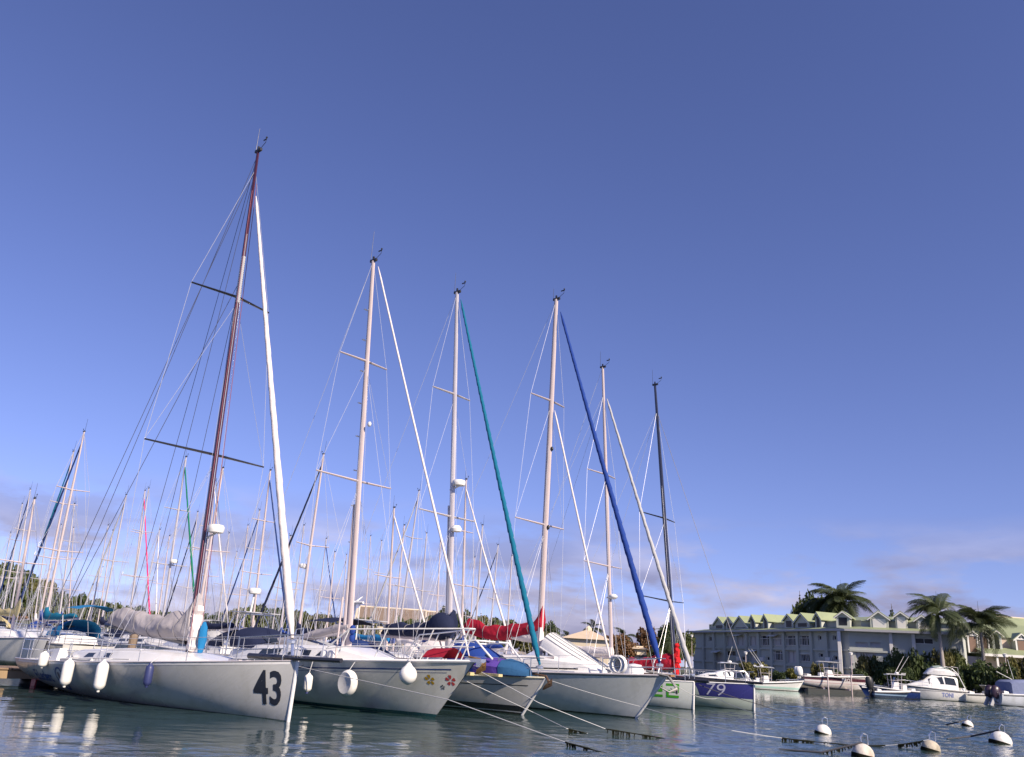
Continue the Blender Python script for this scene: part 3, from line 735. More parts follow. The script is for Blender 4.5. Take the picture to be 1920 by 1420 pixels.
    b = MB(); b.tube([V(foot.x + .40, .1, 2.25), V(foot.x + .42, .1, 2.1), V(foot.x + .43, .1, 1.75), V(foot.x + .40, .1, 1.4)], [.04, .10, .115, .07], 10, twist=lambda i, g: 1 + .15 * math.sin(3 * g + i)); b.build('blue_bag', C_CYAN, rt, smooth=True)
    # bowsprit and rails
    tube1('bowsprit', [(-1.9, -.12, 1.44), bt.cl(640, 1239)], [.075, .055], CARBON, rt, 10)
    lifelines(bt, h, [-11.3, -9.6, -7.9, -6.2, -4.5, -2.9, -1.5], .62)
    pulpit(bt, h, -1.5, .0, .6); pushpit(bt, h, -11.0, .6)
    for y in (-1.3, 1.3): MB().box((-12.1, y, -.25), (.34, .05, .9)).build('rudder', mat('rudder_red', (.35, .03, .04), .4), rt)
    hang(bt, h, 85, 1221, 1254, .26, RUBBER, 'short white fender at the stern corner of yacht 43')
    hang(bt, h, 132, 1234, 1291, .30, RUBBER, 'long white fender beside the blue lettering of yacht 43')
    hang(bt, h, 196, 1237, 1300, .31, RUBBER, 'longest white fender hanging amidships on yacht 43')
    hang(bt, h, 285, 1243, 1291, .21, BFEND, 'dark blue fender on the grey hull of yacht 43')
yacht_43()

# ---- cutter with painted flowers
def yacht_flowers():
    bt = Boat('cruising_yacht', (-1.64, 26.03)); rt = bt.root
    tag(rt, 'white cruising yacht with painted flowers on its bow and pale pink mast', 'sailboat', 'yachts moored bow-out in the front row')
    h = Hull(11.3, 4.0, 1.62, 1.12, ov=1.45, tr=.5, bs=.66, tm=.45, kd=.4, ks=.1, full=.55, pw=2.3, vee=1, flare=.06); FRONT.append((bt, h))
    hull_parts(bt, h, hull_mat('hull_white_flowers', (0.68, 0.67, 0.61), [(-1, .10, (.005, .10, .11))]), DECK, WHITE, .045)
    h.band(.20, .235, -9.5, .75, .006, dz=True).build('blue_stripe', mat('stripe_blue', (.02, .05, .18), .35), rt, smooth=True)
    h.band(.30, .312, -9.5, .6, .006, dz=True).build('thin_stripe', mat('stripe_blue', (.02, .05, .18), .35), rt, smooth=True)
    def flower(x, z, s_, c, name):
        uv, fs = [], []
        for k in range(5):
            a = 2 * math.pi * k / 5 + .3; o = len(uv)
            for q, w in ((.18, 0), (.45, .2), (.8, .30), (1.0, .17), (.92, 0), (1.0, -.17), (.8, -.30), (.45, -.2)):
                uv.append((s_ * (q * math.cos(a) - w * math.sin(a)), s_ * (q * math.sin(a) + w * math.cos(a))))
            fs.append(tuple(range(o, o + 8)))
        decal(h, uv, fs, x, z, .008).build(name, mat('paint_' + name, c, .45), rt)
    f1, f2, f3 = bt.cl(812, 1277, -.9), bt.cl(836, 1276, -.8), bt.cl(825, 1287, -.85)
    flower(.05, 1.04, .145, (.40, .24, .01), 'yellow_flower'); flower(.66, 1.06, .155, (.40, .05, .05), 'red_flower'); flower(.38, .86, .07, (.02, .03, .06), 'dark_flower')
    trunk(bt, h, [(-9.6, 1.1, .35), (-8, 1.25, .5), (-5.6, 1.2, .5), (-3.6, .95, .42), (-2.4, .7, .12)], WHITE, win=[(-7.6, -6.4, .35, .7), (-6.0, -4.9, .35, .7), (-4.6, -3.9, .35, .68)])
    hatch(bt, h, -1.4, 0, .5); hatch(bt, h, -2.1, .5, .4)
    foot, top = bt.cl(655, 1190), bt.cl(700, 490); ax = (top - foot).normalized(); foot = foot - ax * (foot.z - 1.25)
    fr = lambda z: (z - foot.z) / (top.z - foot.z)
    mast, tips = rig(bt, h, foot, top, [(fr(7.43), 1.72, .25), (fr(12.08), 1.15, .18)], ALUW, (.118, .09), wire=WIRE, flat=.7, antenna=1.3)
    tube1('mast_conduit', [foot + V(-.22, -.05, .3), lerp(foot, top, fr(6.6)) + V(-.16, 0, 0)], [.085, .06], ALUW, mast, 8)
    p = bt.cl(686, 797); MB().ball(p + V(.2, 0, 0), (.09, .07, .1)).build('mast_light', WHITE, mast, smooth=True)
    for k in range(9): MB().box(lerp(foot, top, .18 + .085 * k) + V(-.2, 0, 0), (.06, .26, .03)).build('mast_step', STEEL, mast)
    furled(bt, bt.cl(880, 1232), bt.cl(709, 500), .042, .034, C_WHITE, turns=40, sag=.04, amp=.04)
    tube1('inner_stay', [V(-1.6, 0, 1.5), lerp(foot, top, fr(11.9))], .008, WIRE, rt, 4)
    a, z = bt.cl(470, 1222), bt.cl(640, 1182)
    boom(bt, a, V(foot.x - .15, 0, z.z), .07); sail_cover(bt, a, V(foot.x - .1, 0, z.z), .34, .26, .30, C_GREY, seed=11, sag=.03, n=60, k=22, ties=5)
    b = MB(); b.ball((foot.x + .18, -.1, 2.35), (.12, .1, .16)); b.ball((foot.x + .14, -.05, 2.1), (.1, .1, .14)); b.build('rope_bundle', C_BLUE, rt, smooth=True)
    # tall bow rail
    b = MB(); zr = .92
    for sd in (1, -1):
        pts = []
        for x in (-3.3, -2.5, -1.2, .2, 1.25): pts.append(V(x, sd * max(h.deck(x)[0] - .08, .12), h.deck(x)[1] + (zr if x > -3.2 else .35)))
        b.tube(pts, .024, 6); b.tube([p - V(0, 0, .5) if i else p for i, p in enumerate(pts)], .018, 6)
        for i, p in enumerate(pts[1:]):
            x = p.x; b.tube([V(x - .5, p.y, h.deck(x)[1]), p], .02, 6)
    b.tube([V(1.25, -.12, h.deck(1.25)[1] + zr), V(1.34, 0, h.deck(1.25)[1] + zr), V(1.25, .12, h.deck(1.25)[1] + zr)], .024, 6); b.build('pulpit', WHITE, rt, smooth=True)
    lifelines(bt, h, [-10.5, -9, -7.5, -6, -4.6, -3.4], .68, r=.018); pushpit(bt, h, -10.4, .65)
    b = MB()
    for x in (-5.7, -4.9): b.tube([(x, -1.75, h.deck(x)[1]), (x, -1.72, h.deck(x)[1] + .95), (x + .35, -1.7, h.deck(x)[1] + 1.0), (x + .42, -1.7, h.deck(x)[1])], .022, 6)
    b.build('granny_bars', STEEL, rt, smooth=True)
    b = MB(); b.tube([V(-3.2, -1.35, 1.3), V(-3.2, -1.35, 3.3)], .03, 8); b.build('whisker_pole', ALUW, rt, smooth=True)
    for x in (-3.9, -3.55): MB().lathe([(.05, 0), (.15, .03), (.17, .15), (.15, .27), (.05, .3)], (x, -1.2, h.deck(x)[1] + .02), 12).build('dorade_vent', WHITE, rt, smooth=True)
    # bow roller with anchor chafe wrap
    b = MB(); b.box((1.45, 0, 1.66), (.62, .22, .10)); b.box((1.66, 0, 1.56), (.18, .18, .14)); b.build('bow_roller', STEEL, rt)
    an = MB(); an.tube([(1.2, .0, 1.75), (1.62, 0, 1.70), (1.80, 0, 1.52)], .035, 6); an.loft([[V(1.86, -.02, 1.62), V(1.86, .02, 1.62), V(1.86, 0, 1.65)], [V(1.70, -.2, 1.42), V(1.70, .2, 1.42), V(1.72, 0, 1.48)], [V(1.52, -.05, 1.28), V(1.52, .05, 1.28), V(1.52, 0, 1.31)]], 0, closed=True)
    an.build('anchor', mat('rusty_anchor', (.24, .13, .05), .7, .3, .4, 8), rt, smooth=True)
    MB().loft([[V(-6.6, -.8, 1.35), V(-6.6, .8, 1.35), V(-6.6, .8, 1.95), V(-6.6, -.8, 1.95)], [V(-5.6, -.7, 1.35), V(-5.6, .7, 1.35), V(-5.6, .6, 1.8), V(-5.6, -.6, 1.8)]], 0, closed=True).build('deck_box', C_SILV, rt)
    sprayhood(bt, -9.6, -8.0, 1.15, 1.55, .75, C_NAVY)
    sheet = MB(); sheet.loft([[V(x, y, h.deck(x)[1] + .12 + z) for y, z in ((-.45, 0), (-.25, .2), (0, .28), (.25, .2), (.45, 0))] for x in (-.3, 0, .3, .6)], 0, caps=False); sheet.build('red_deck_cover', C_RED, rt, smooth=True)
    hang(bt, h, 580, 1262, 1300, .26, RUBBER, 'slim white fender with blue tip beside the bow of yacht 43', tipm=BFEND, lift=.5)
    hang(bt, h, 768, 1249, 1283, .52, RUBBER, 'round white ball fender left of the painted flowers', kind='ball', lift=.6)
    # flat round white fender
    y = -2
    for _ in range(5):
        p = bt.cl(652, 1281, y); y = -(h.deck(p.x)[0] + .18)
    ff = empty('disc_fender', bt.w(p), bt.a); tag(ff, 'flat round white disc fender on the hull below the pale pink mast', 'fender', 'fenders hung over the hulls')
    MB().lathe([(.12, -.11), (.30, -.13), (.36, -.08), (.38, 0), (.36, .08), (.30, .13), (.12, .10), (.02, .10)], (0, 0, 0), 22, M=Matrix.Rotation(R(90), 3, 'X') @ Matrix.Identity(3)).build('body', RUBBER, ff, smooth=True)
    tube1('rope', [(0, 0, .36), (0, .2, .62)], .012, ROPE, ff, 5)
yacht_flowers()

# ---- yacht with teal headsail
def yacht_teal():
    bt = Boat('cruising_yacht', (1.03, 29.56)); rt = bt.root
    tag(rt, 'grey yacht with teal rolled headsail and navy sail cover', 'sailboat', 'yachts moored bow-out in the front row')
    h = Hull(11.2, 3.8, 1.21, .95, ov=.92, tr=.3, bs=.7, tm=.44, kd=.4, ks=.1, full=.55, pw=2.2); FRONT.append((bt, h))
    hull_parts(bt, h, hull_mat('hull_silver_stripes', (0.52, 0.51, 0.49), [(-1, .07, (.012, .014, .02)), (.07, .10, (.6, .6, .6)), (.10, .28, (.012, .014, .022))]), DECK, mat('rail_cream', (.6, .56, .42), .5), .035); stem_highlight(bt, h)
    h.band(.24, .265, -9.5, .35, .006, dz=True).build('dark_stripe', BLACK, rt, smooth=True)
    trunk(bt, h, [(-8.9, 1.1, .38), (-7, 1.2, .46), (-4.8, 1.1, .44), (-3.2, .85, .34), (-2.4, .6, .1)], WHITE, win=[(-7.9, -6.2, .35, .7), (-5.8, -4.4, .35, .7)])
    foot, top = bt.cl(843, 1150), bt.cl(857, 549); ax = (top - foot).normalized(); foot = foot - ax * (foot.z - 1.2)
    fr = lambda z: (z - foot.z) / (top.z - foot.z)
    mast, tips = rig(bt, h, foot, top, [(fr(6.85), 1.55, .25), (fr(11.95), 1.1, .18)], ALU, (.118, .09), wire=WIRE, flat=.75, antenna=.9)
    tube1('mast_conduit', [foot + V(-.22, .05, .6), lerp(foot, top, fr(7.3)) + V(-.17, 0, 0)], [.06, .05], ALU, mast, 8)
    p = bt.cl(859, 906); radome(mast, p + V(.05, 0, 0), .52, .24, arm=(p.x - .42, 0, p.z - .25))
    p = bt.cl(855, 992); MB().lathe([(.1, -.12), (.2, -.1), (.22, 0), (.14, .12)], p + V(.02, 0, 0), 12).build('second_radar', WHITE, mast, smooth=True)
    furled(bt, bt.cl(1012, 1247), bt.cl(864, 562), .105, .045, C_TEAL, turns=230, sag=.05, n=300, amp=.13)
    a, z = bt.cl(715, 1192), bt.cl(836, 1199)
    boom(bt, a, V(foot.x - .1, 0, z.z), .08, ALUW); sail_cover(bt, a + V(0, 0, .05), V(foot.x + .05, 0, z.z + .05), .7, .42, .75, C_NAVY, seed=5, sag=.03, mastwrap=.45, n=70, k=26, ties=4)
    MB().ball((foot.x - .35, -.2, z.z + .45), (.62, .36, .5), 14, 8).build('sail_bag', C_NAVY, rt, smooth=True)
    tube1('boom_strut', [V(foot.x - .6, 0, z.z), V(foot.x - .05, 0, 1.3)], .03, ALUW, rt)
    # windscreen frame with blue hood
    b = MB()
    for sd in (1, -1): b.tube([V(-3.1, sd * .95, 1.35), V(-2.6, sd * .93, 2.2), V(-1.5, sd * .85, 2.28), V(-.75, sd * .8, 1.7)], .035, 6)
    b.tube([V(-1.5, -.85, 2.28), V(-1.5, .85, 2.28)], .03, 6); b.tube([V(-2.6, -.93, 2.2), V(-2.6, .93, 2.2)], .03, 6)
    b.build('hood_frame', WHITE, rt, smooth=True)
    sprayhood(bt, -2.9, -.95, .82, 1.25, .98, C_BLUE, 'foredeck_hood')
    lifelines(bt, h, [-10, -8.4, -6.8, -5.2, -3.6, -2, -.6], .6); pulpit(bt, h, -.6, .75, .6); pushpit(bt, h, -10, .6)
    b = MB(); b.tube([(.2, 0, 1.34), (.95, 0, 1.28), (1.12, 0, 1.05)], .04, 6); b.loft([[V(1.2, -.02, 1.2), V(1.2, .02, 1.2), V(1.2, 0, 1.23)], [V(1.05, -.22, .98), V(1.05, .22, .98), V(1.06, 0, 1.04)], [V(.85, -.05, .85), V(.85, .05, .85), V(.85, 0, .88)]], 0, closed=True)
    b.build('anchor', mat('rusty_anchor_dark', (.10, .06, .04), .8, .2, .4, 8), rt, smooth=True)
    sprayhood(bt, -9.0, -7.4, 1.05, 1.35, .75, C_DBLUE); bimini(bt, -10.8, -9.1, 1.2, 1.9, 1.05, C_NAVY)
    # covered tender on the foredeck
    dg = empty('covered_tender', bt.w((-.75, -.2, h.deck(-.8)[1] + .06)), bt.a)
    tag(dg, 'small tender under a purple cover on the foredeck beside the teal headsail', 'dinghy')
    secs = []
    for x, w, z in ((-1.25, .2, .15), (-1.1, .55, .42), (-.5, .70, .56), (.2, .66, .50), (.75, .45, .36), (1.1, .1, .12)):
        secs.append([V(x, -w, 0), V(x, -w * 1.02, z * .5), V(x, -w * .75, z * .85), V(x, 0, z), V(x, w * .75, z * .85), V(x, w * 1.02, z * .5), V(x, w, 0)])
    MB().loft(secs, 0).build('cover', C_PURP, dg, smooth=True)
    MB().loft([[p * 1.0 + V(0, 0, .02) for p in q] for q in [[V(x, -w, .0), V(x, -w * 1.05, z * .5), V(x, -w * .77, z * .9), V(x, 0, z * 1.05), V(x, w * .77, z * .9), V(x, w * 1.05, z * .5), V(x, w, 0)] for x, w, z in ((.30, .64, .5), (.75, .50, .42), (1.15, .16, .2))]], 0).build('tarpaulin', cloth('storm_blue', (.025, .09, .20)), dg, smooth=True)
    b = MB(); b.box((-.2, -1.5, h.deck(-.2)[1] + .05), (.9, .2, .08)); b.box((-1.2, -1.6, h.deck(-1.2)[1] + .06), (.6, .2, .1)); b.build('deck_boards', C_CREAM, rt)
yacht_teal()

# ---- yacht with royal blue headsail
def yacht_blue():
    bt = Boat('cruising_yacht', (5.19, 31.67)); rt = bt.root
    tag(rt, 'white yacht with royal blue rolled headsail and crimson sail cover', 'sailboat', 'yachts moored bow-out in the front row')
    h = Hull(12.3, 4.0, 1.50, 1.1, ov=1.25, tr=.4, bs=.72, tm=.44, kd=.42, ks=.1, full=.55, pw=2.2, flare=.04); FRONT.append((bt, h))
    hull_parts(bt, h, hull_mat('hull_cool_white', (0.66, 0.67, 0.64), [(-1, .05, (.015, .03, .035))]), DECK, ALU, .035); stem_highlight(bt, h)
    h.band(.005, .06, -11, 1.0, .006, dz=True).build('gunwale_strip', mat('slotted_rail', (.28, .28, .28), .5, .5, .5, 40, stretch=(1, .1, .1)), rt, smooth=True)
    trunk(bt, h, [(-10, 1.15, .5), (-8, 1.3, .62), (-5.5, 1.25, .62), (-3.4, 1.15, .58), (-1.9, .95, .44), (-1.2, .7, .12)], WHITE, win=[(-9, -7.4, .4, .72), (-7, -5.6, .4, .72)])
    h2 = MB(); h2.loft([[V(x, -w, h.deck(x)[1] + .14), V(x, -w, h.deck(x)[1] + .19)] for x, w in ((-5.5, 1.28), (-3.4, 1.17), (-1.9, .985))], 0, caps=False); h2.build('cabin_stripe', BLACK, rt)
    foot, top = bt.cl(1012, 1200), bt.cl(1043, 562); ax = (top - foot).normalized(); foot = foot - ax * (foot.z - 1.4)
    fr = lambda z: (z - foot.z) / (top.z - foot.z)
    mast, tips = rig(bt, h, foot, top, [(fr(7.13), 1.65, .28), (fr(12.59), 1.2, .2)], ALUW, (.135, .10), wire=WIRE, flat=.75, antenna=.5)
    for q in (.35, .56): MB().ball(lerp(foot, top, q) + V(.15, 0, 0), (.08, .06, .1)).build('mast_light', BLACK, mast, smooth=True)
    MB().tube([foot + V(.1, -.1, .3), foot + V(.12, -.1, 1.6)], [.14, .09], 9, twist=lambda i, g: 1 + .15 * math.sin(4 * g)).build('sail_bundle', C_WHITE, rt, smooth=True)
    furled(bt, bt.cl(1237, 1243), bt.cl(1051, 585), .125, .055, C_BLUE, turns=200, sag=.05, n=280, amp=.10)
    furled(bt, V(-1.07, 0, 1.72), bt.cl(1040, 770), .042, .036, C_WHITE, 'furled_staysail', turns=30, sag=.03, amp=.05)
    a, z = bt.cl(866, 1187), bt.cl(1008, 1190)
    boom(bt, a + V(0, 0, -.05), V(foot.x - .1, 0, z.z - .05), .085, ALUW)
    sail_cover(bt, a + V(0, 0, .05), V(foot.x + .12, 0, z.z + .1), .55, .62, .55, C_RED, seed=8, sag=.34, mastwrap=.45, n=90, k=28, ties=5)
    sail_cover(bt, V(foot.x - 2.1, 0, z.z - .12), V(foot.x + .1, 0, z.z - .35), .4, .2, .62, C_WHITE, 'loose_sail', seed=9, sag=.05)
    tube1('spinnaker_pole', [bt.cl(960, 1238, -1.0), bt.cl(1040, 1234, -.9)], .045, ALUW, rt, 8)
    lifelines(bt, h, [-11, -9.3, -7.6, -5.9, -4.2, -2.5, -.9], .62); pushpit(bt, h, -11, .62); pulpit(bt, h, -.9, 1.15, .55)
    b = MB(); b.box((.95, 0, 1.52), (1.1, .3, .07)); b.build('bow_platform', TEAK, rt)
    b = MB(); b.tube([(.5, -.12, 1.62), (1.4, -.12, 1.5), (1.72, -.12, 1.1)], .045, 6); b.tube([(1.72, -.12, 1.1), (1.55, -.35, .98), (1.25, -.45, 1.12)], [.05, .04, .02], 6); b.tube([(1.72, -.12, 1.1), (1.6, .1, .95), (1.3, .2, 1.1)], [.05, .04, .02], 6)
    b.build('anchor', mat('galvanised', (.45, .43, .38), .5, .5, .2, 8), rt, smooth=True)
    b = MB()
    for k in range(2): b.lathe([(.28, -.08), (.34, 0), (.28, .08), (.2, .0), (.28, -.08)], (-.5 + .16 * k, -.6, 1.78), 14, M=Matrix.Rotation(R(90), 3, 'X'))
    b.build('lifebuoy', WHITE, rt, smooth=True)
    sprayhood(bt, -10.2, -8.6, 1.15, 1.6, .75, C_WHITE)
    # upturned dinghy
    c = bt.cl(1092, 1240, 0); dg = empty('upturned_dinghy', bt.w((-2.5, .1, 1.62)), bt.a + R(2)); dg.rotation_euler.y = R(21)
    tag(dg, 'white planked dinghy lying upside down on the foredeck, bow down', 'dinghy')
    secs = []; prof = []
    for t in [i / 10 for i in range(11)]:
        x = -1.75 + 3.4 * t; w = .72 * (.72 + .28 * math.sin(min(1, t / .4) * math.pi / 2)) * (1 - max(0, (t - .45) / .55) ** 2.2) + .02; z = .62 * (1 - .35 * t) * (1 - max(0, t - .7) ** 2 * 2.5)
        prof.append((x, w, z)); secs.append([V(x, w * math.cos(a), z * max(0, math.sin(a)) ** .7) for a in [math.pi * i / 10 for i in range(11)]])
    MB().loft(secs, 0).build('hull', WHITE, dg, smooth=True)
    for k in range(2, 9):
        a = math.pi * k / 10; tube1('plank_lap', [V(x, w * math.cos(a), z * math.sin(a) ** .7 + .012) for x, w, z in prof[:-1]], .018, mat('plank_grey', (.42, .42, .42), .5), dg, 5)
    b = MB(); b.tube([V(x, -w, .0) for x, w, z in prof], .03, 5); b.tube([V(x, w, .0) for x, w, z in prof], .03, 5); b.build('gunwale', WHITE, dg, smooth=True)
yacht_blue()

# ---- number 22
def yacht_22():
    bt = Boat('racing_yacht', (9.30, 40.57)); rt = bt.root
    tag(rt, 'white racing yacht with green 22 on its bow and silver headsail', 'sailboat', 'yachts moored bow-out in the front row')
    h = Hull(12.1, 4.3, 1.2, 1.0, ov=.03, tr=.1, bs=.9, tm=.36, kd=.3, ks=.12, full=.62, pw=2.1, vee=.8); FRONT.append((bt, h))
    hull_parts(bt, h, hull_mat('hull_sage_white', (0.60, 0.63, 0.59), [(-1, .03, (.05, .08, .08))]), DECK, WHITE, .03); stem_highlight(bt, h)
    GR = mat('number_green', (.06, .32, .02), .4)
    def dig2(x0, z0, w, hh, t):
        uv, fs = [], []
        for a, b_, c, d in ((0, hh - t, w, hh), (w - t, hh * .45, w, hh), (0, hh * .45 - t * .5, w, hh * .45 + t * .5), (0, 0, t, hh * .5), (0, 0, w, t)):
            for ii in range(3):
                o = len(uv); q0, q1 = b_ + (d - b_) * ii / 3, b_ + (d - b_) * (ii + 1) / 3
                uv += [(a, q0), (c, q0), (c, q1), (a, q1)]; fs.append((o, o + 1, o + 2, o + 3))
        return decal(h, uv, fs, x0, z0, .012, shear=.12)
    x22 = bt.cl(1257, 1300, -.8).x
    for k in range(2): dig2(-1.86 + .70 * k, .45, .54, .62, .105).build('race_number', GR, rt)
    trunk(bt, h, [(-10.5, 1.3, .3), (-9, 1.5, .5), (-6.5, 1.4, .5), (-4.5, 1.0, .32), (-3, .5, .08)], WHITE, win=[(-8.5, -6.8, .4, .7)])
    foot, top = bt.cl(1147, 1245), bt.cl(1130, 689); ax = (top - foot).normalized(); foot = foot - ax * (foot.z - 1.2)
    fr = lambda z: (z - foot.z) / (top.z - foot.z)
    mast, tips = rig(bt, h, foot, top, [(fr(6.58), 1.75, .35), (fr(11.49), 1.35, .3)], ALUW, (.105, .075), hounds=.9, wire=WIRE, wr=.010, flat=.75)
    p = bt.cl(1150, 1119); MB().ball(p, (.24, .2, .14)).tube([p, p + V(-.4, 0, -.05)], .04, 5).build('radar_dome', WHITE, mast, smooth=True)
    furled(bt, bt.cl(1298, 1262), bt.cl(1138, 748), .115, .055, C_SILV, turns=120, sag=.05, n=160, amp=.16)
    for y in (-.5, .5): tube1('running_backstay', [lerp(foot, top, .9), V(-12, y * 3, 1.0)], .009, WIRE, rt, 4)
    a = bt.cl(1085, 1235); boom(bt, V(-9.6, 0, 2.3), V(foot.x - .1, 0, 2.1), .09, ALUW); sail_cover(bt, V(-9.5, 0, 2.32), V(foot.x, 0, 2.12), .5, .3, .5, C_WHITE, seed=15)
    lifelines(bt, h, [-11, -9.3, -7.6, -5.9, -4.2, -2.6, -1.3], .6); pulpit(bt, h, -1.3, .0, .55); pushpit(bt, h, -11, .6)
    b = MB(); b.lathe([(.02, .5), (.35, .45), (.5, .2), (.55, 0)], (-3.2, 0, 1.35), 14); b.build('white_cowl', WHITE, rt, smooth=True)
    tube1('bowsprit', [V(-1.5, .1, 1.26), V(.75, .1, 1.27)], .07, CARBON, rt, 8)
yacht_22()

# ---- number 79
def yacht_79():
    bt = Boat('racing_yacht', (12.94, 43.34)); rt = bt.root
    tag(rt, 'racing yacht with black mast and white 79 on a blue bow panel', 'sailboat', 'yachts moored bow-out in the front row')
    h = Hull(12.1, 4.3, 1.22, 1.0, ov=.03, tr=.1, bs=.9, tm=.36, kd=.3, ks=.12, full=.62, pw=2.1, vee=.8); FRONT.append((bt, h))
    hull_parts(bt, h, hull_mat('hull_pale_sage', (0.50, 0.56, 0.47), [(-1, .03, (.05, .08, .08)), (.52, 2, (.040, .040, .19))]), DECK, WHITE, .03); stem_highlight(bt, h)
    WN_ = mat('number_white', (.50, .50, .62), .4)
    uv, fs = text_tris('79', .84, -.006, 1.15, .25); decal(h, uv, fs, -1.75, .58).build('race_number', WN_, rt)
    PS = mat('panel_pale_sage', (.50, .56, .47), .35)
    uv, fs = [], []
    for k, (x, w) in enumerate(((-3.45, .55), (-2.75, .28))):
        for i in range(8):
            a0, a1 = i / 8, (i + 1) / 8; o = len(uv)
            f = lambda a: w * math.sqrt(max(0, 1 - a * a))
            uv += [(x - w, a0 * .6), (x + f(a0), a0 * .6), (x + f(a1), a1 * .6), (x - w, a1 * .6)]; fs.append((o, o + 1, o + 2, o + 3))
    decal(h, uv, fs, 0, .55).build('graphic_panel', PS, rt)
    trunk(bt, h, [(-10.5, 1.3, .3), (-9, 1.5, .5), (-6.5, 1.4, .5), (-4.5, 1.0, .32), (-3, .5, .08)], WHITE, win=[(-8.5, -6.8, .4, .7)])
    foot, top = bt.cl(1262, 1200), bt.cl(1228, 722); ax = (top - foot).normalized(); foot = foot - ax * (foot.z - 1.2)
    fr = lambda z: (z - foot.z) / (top.z - foot.z)
    mast, tips = rig(bt, h, foot, top, [(fr(5.19), 2.35, .5), (fr(9.77), 1.95, .45)], mat('mast_dark_blue', (.028, .032, .06), .3, 0, .2, 3, coat=.4), (.12, .075), hounds=.9, wire=WIRE, wr=.010, back=False, sprm=CARBON, flat=.7)
    tube1('forestay', [lerp(foot, top, .9), V(-.25, 0, 1.25)], .014, DWIRE, rt, 4)
    for y in (-1.6, 1.6): tube1('running_backstay', [lerp(foot, top, .9), V(-11.9, y, 1.0)], .009, WIRE, rt, 4)
    a, z = bt.cl(1150, 1256), bt.cl(1256, 1256); boom(bt, a, V(foot.x - .1, 0, z.z), .1, CARBON)
    sail_cover(bt, a, V(foot.x - .2, 0, z.z), .62, .55, .85, C_RED, seed=21, sag=.02, n=70, k=26, ties=4)
    MB().tube([V(foot.x + .05 + .04 * math.sin(k * 1.7), 0, 3.0 - .1 * k) for k in range(17)], [.09 + .09 * math.sin(.19 * k) + .025 * math.sin(k * 2.3) for k in range(17)], 16, twist=lambda i, g: 1 + .13 * math.sin(4 * g + i * 1.1) + .08 * math.sin(7 * g - i)).build('red_mast_bag', C_BRED, rt, smooth=True)
    lifelines(bt, h, [-11, -9.3, -7.6, -5.9, -4.2, -2.6, -1.2], .6); pulpit(bt, h, -1.2, .0, .55); pushpit(bt, h, -11, .6)
    tube1('bowsprit', [V(-5.0, -.95, 1.30), V(-2.4, -.55, 1.30), V(.5, 0, 1.30)], [.09, .09, .06], CARBON, rt, 8)
    tube1('white_hose', [V(-4.9, -1.55, 1.22), V(-3.6, -1.35, .98), V(-2.3, -1.1, 1.24)], .04, C_WHITE, rt, 6)
yacht_79()

# ================================================================== yachts behind the front row
def corners(P, hx, hy, L, B, ax=0.0):
    c = P; return [c + hx * (a * L / 2) + hy * (b * B / 2) for a, b in ((1, 1), (1, -1), (-1, -1), (-1, 1))]
def sat(A, Bq):
    for poly in (A, Bq):
        for i in range(4):
            e_ = poly[(i + 1) % 4] - poly[i]; n = Vector((-e_.y, e_.x, 0))
            a = [p.dot(n) for p in A]; b = [p.dot(n) for p in Bq]
            if max(a) < min(b) or max(b) < min(a): return False
    return True
TAKEN = []
for bt, h in FRONT:
    TAKEN.append(corners(bt.stem + bt.hx * (-h.L / 2 + h.ov / 2), bt.hx, bt.hy, h.L + h.ov + .3, h.B + .2))
# the floating pontoon between the two rows
PA = Vector((-4.96, 21.9, 0)) + Vector((math.cos(HEAD), math.sin(HEAD), 0)) * -13.6
PDIR = Vector((.645, .764, 0)).normalized()

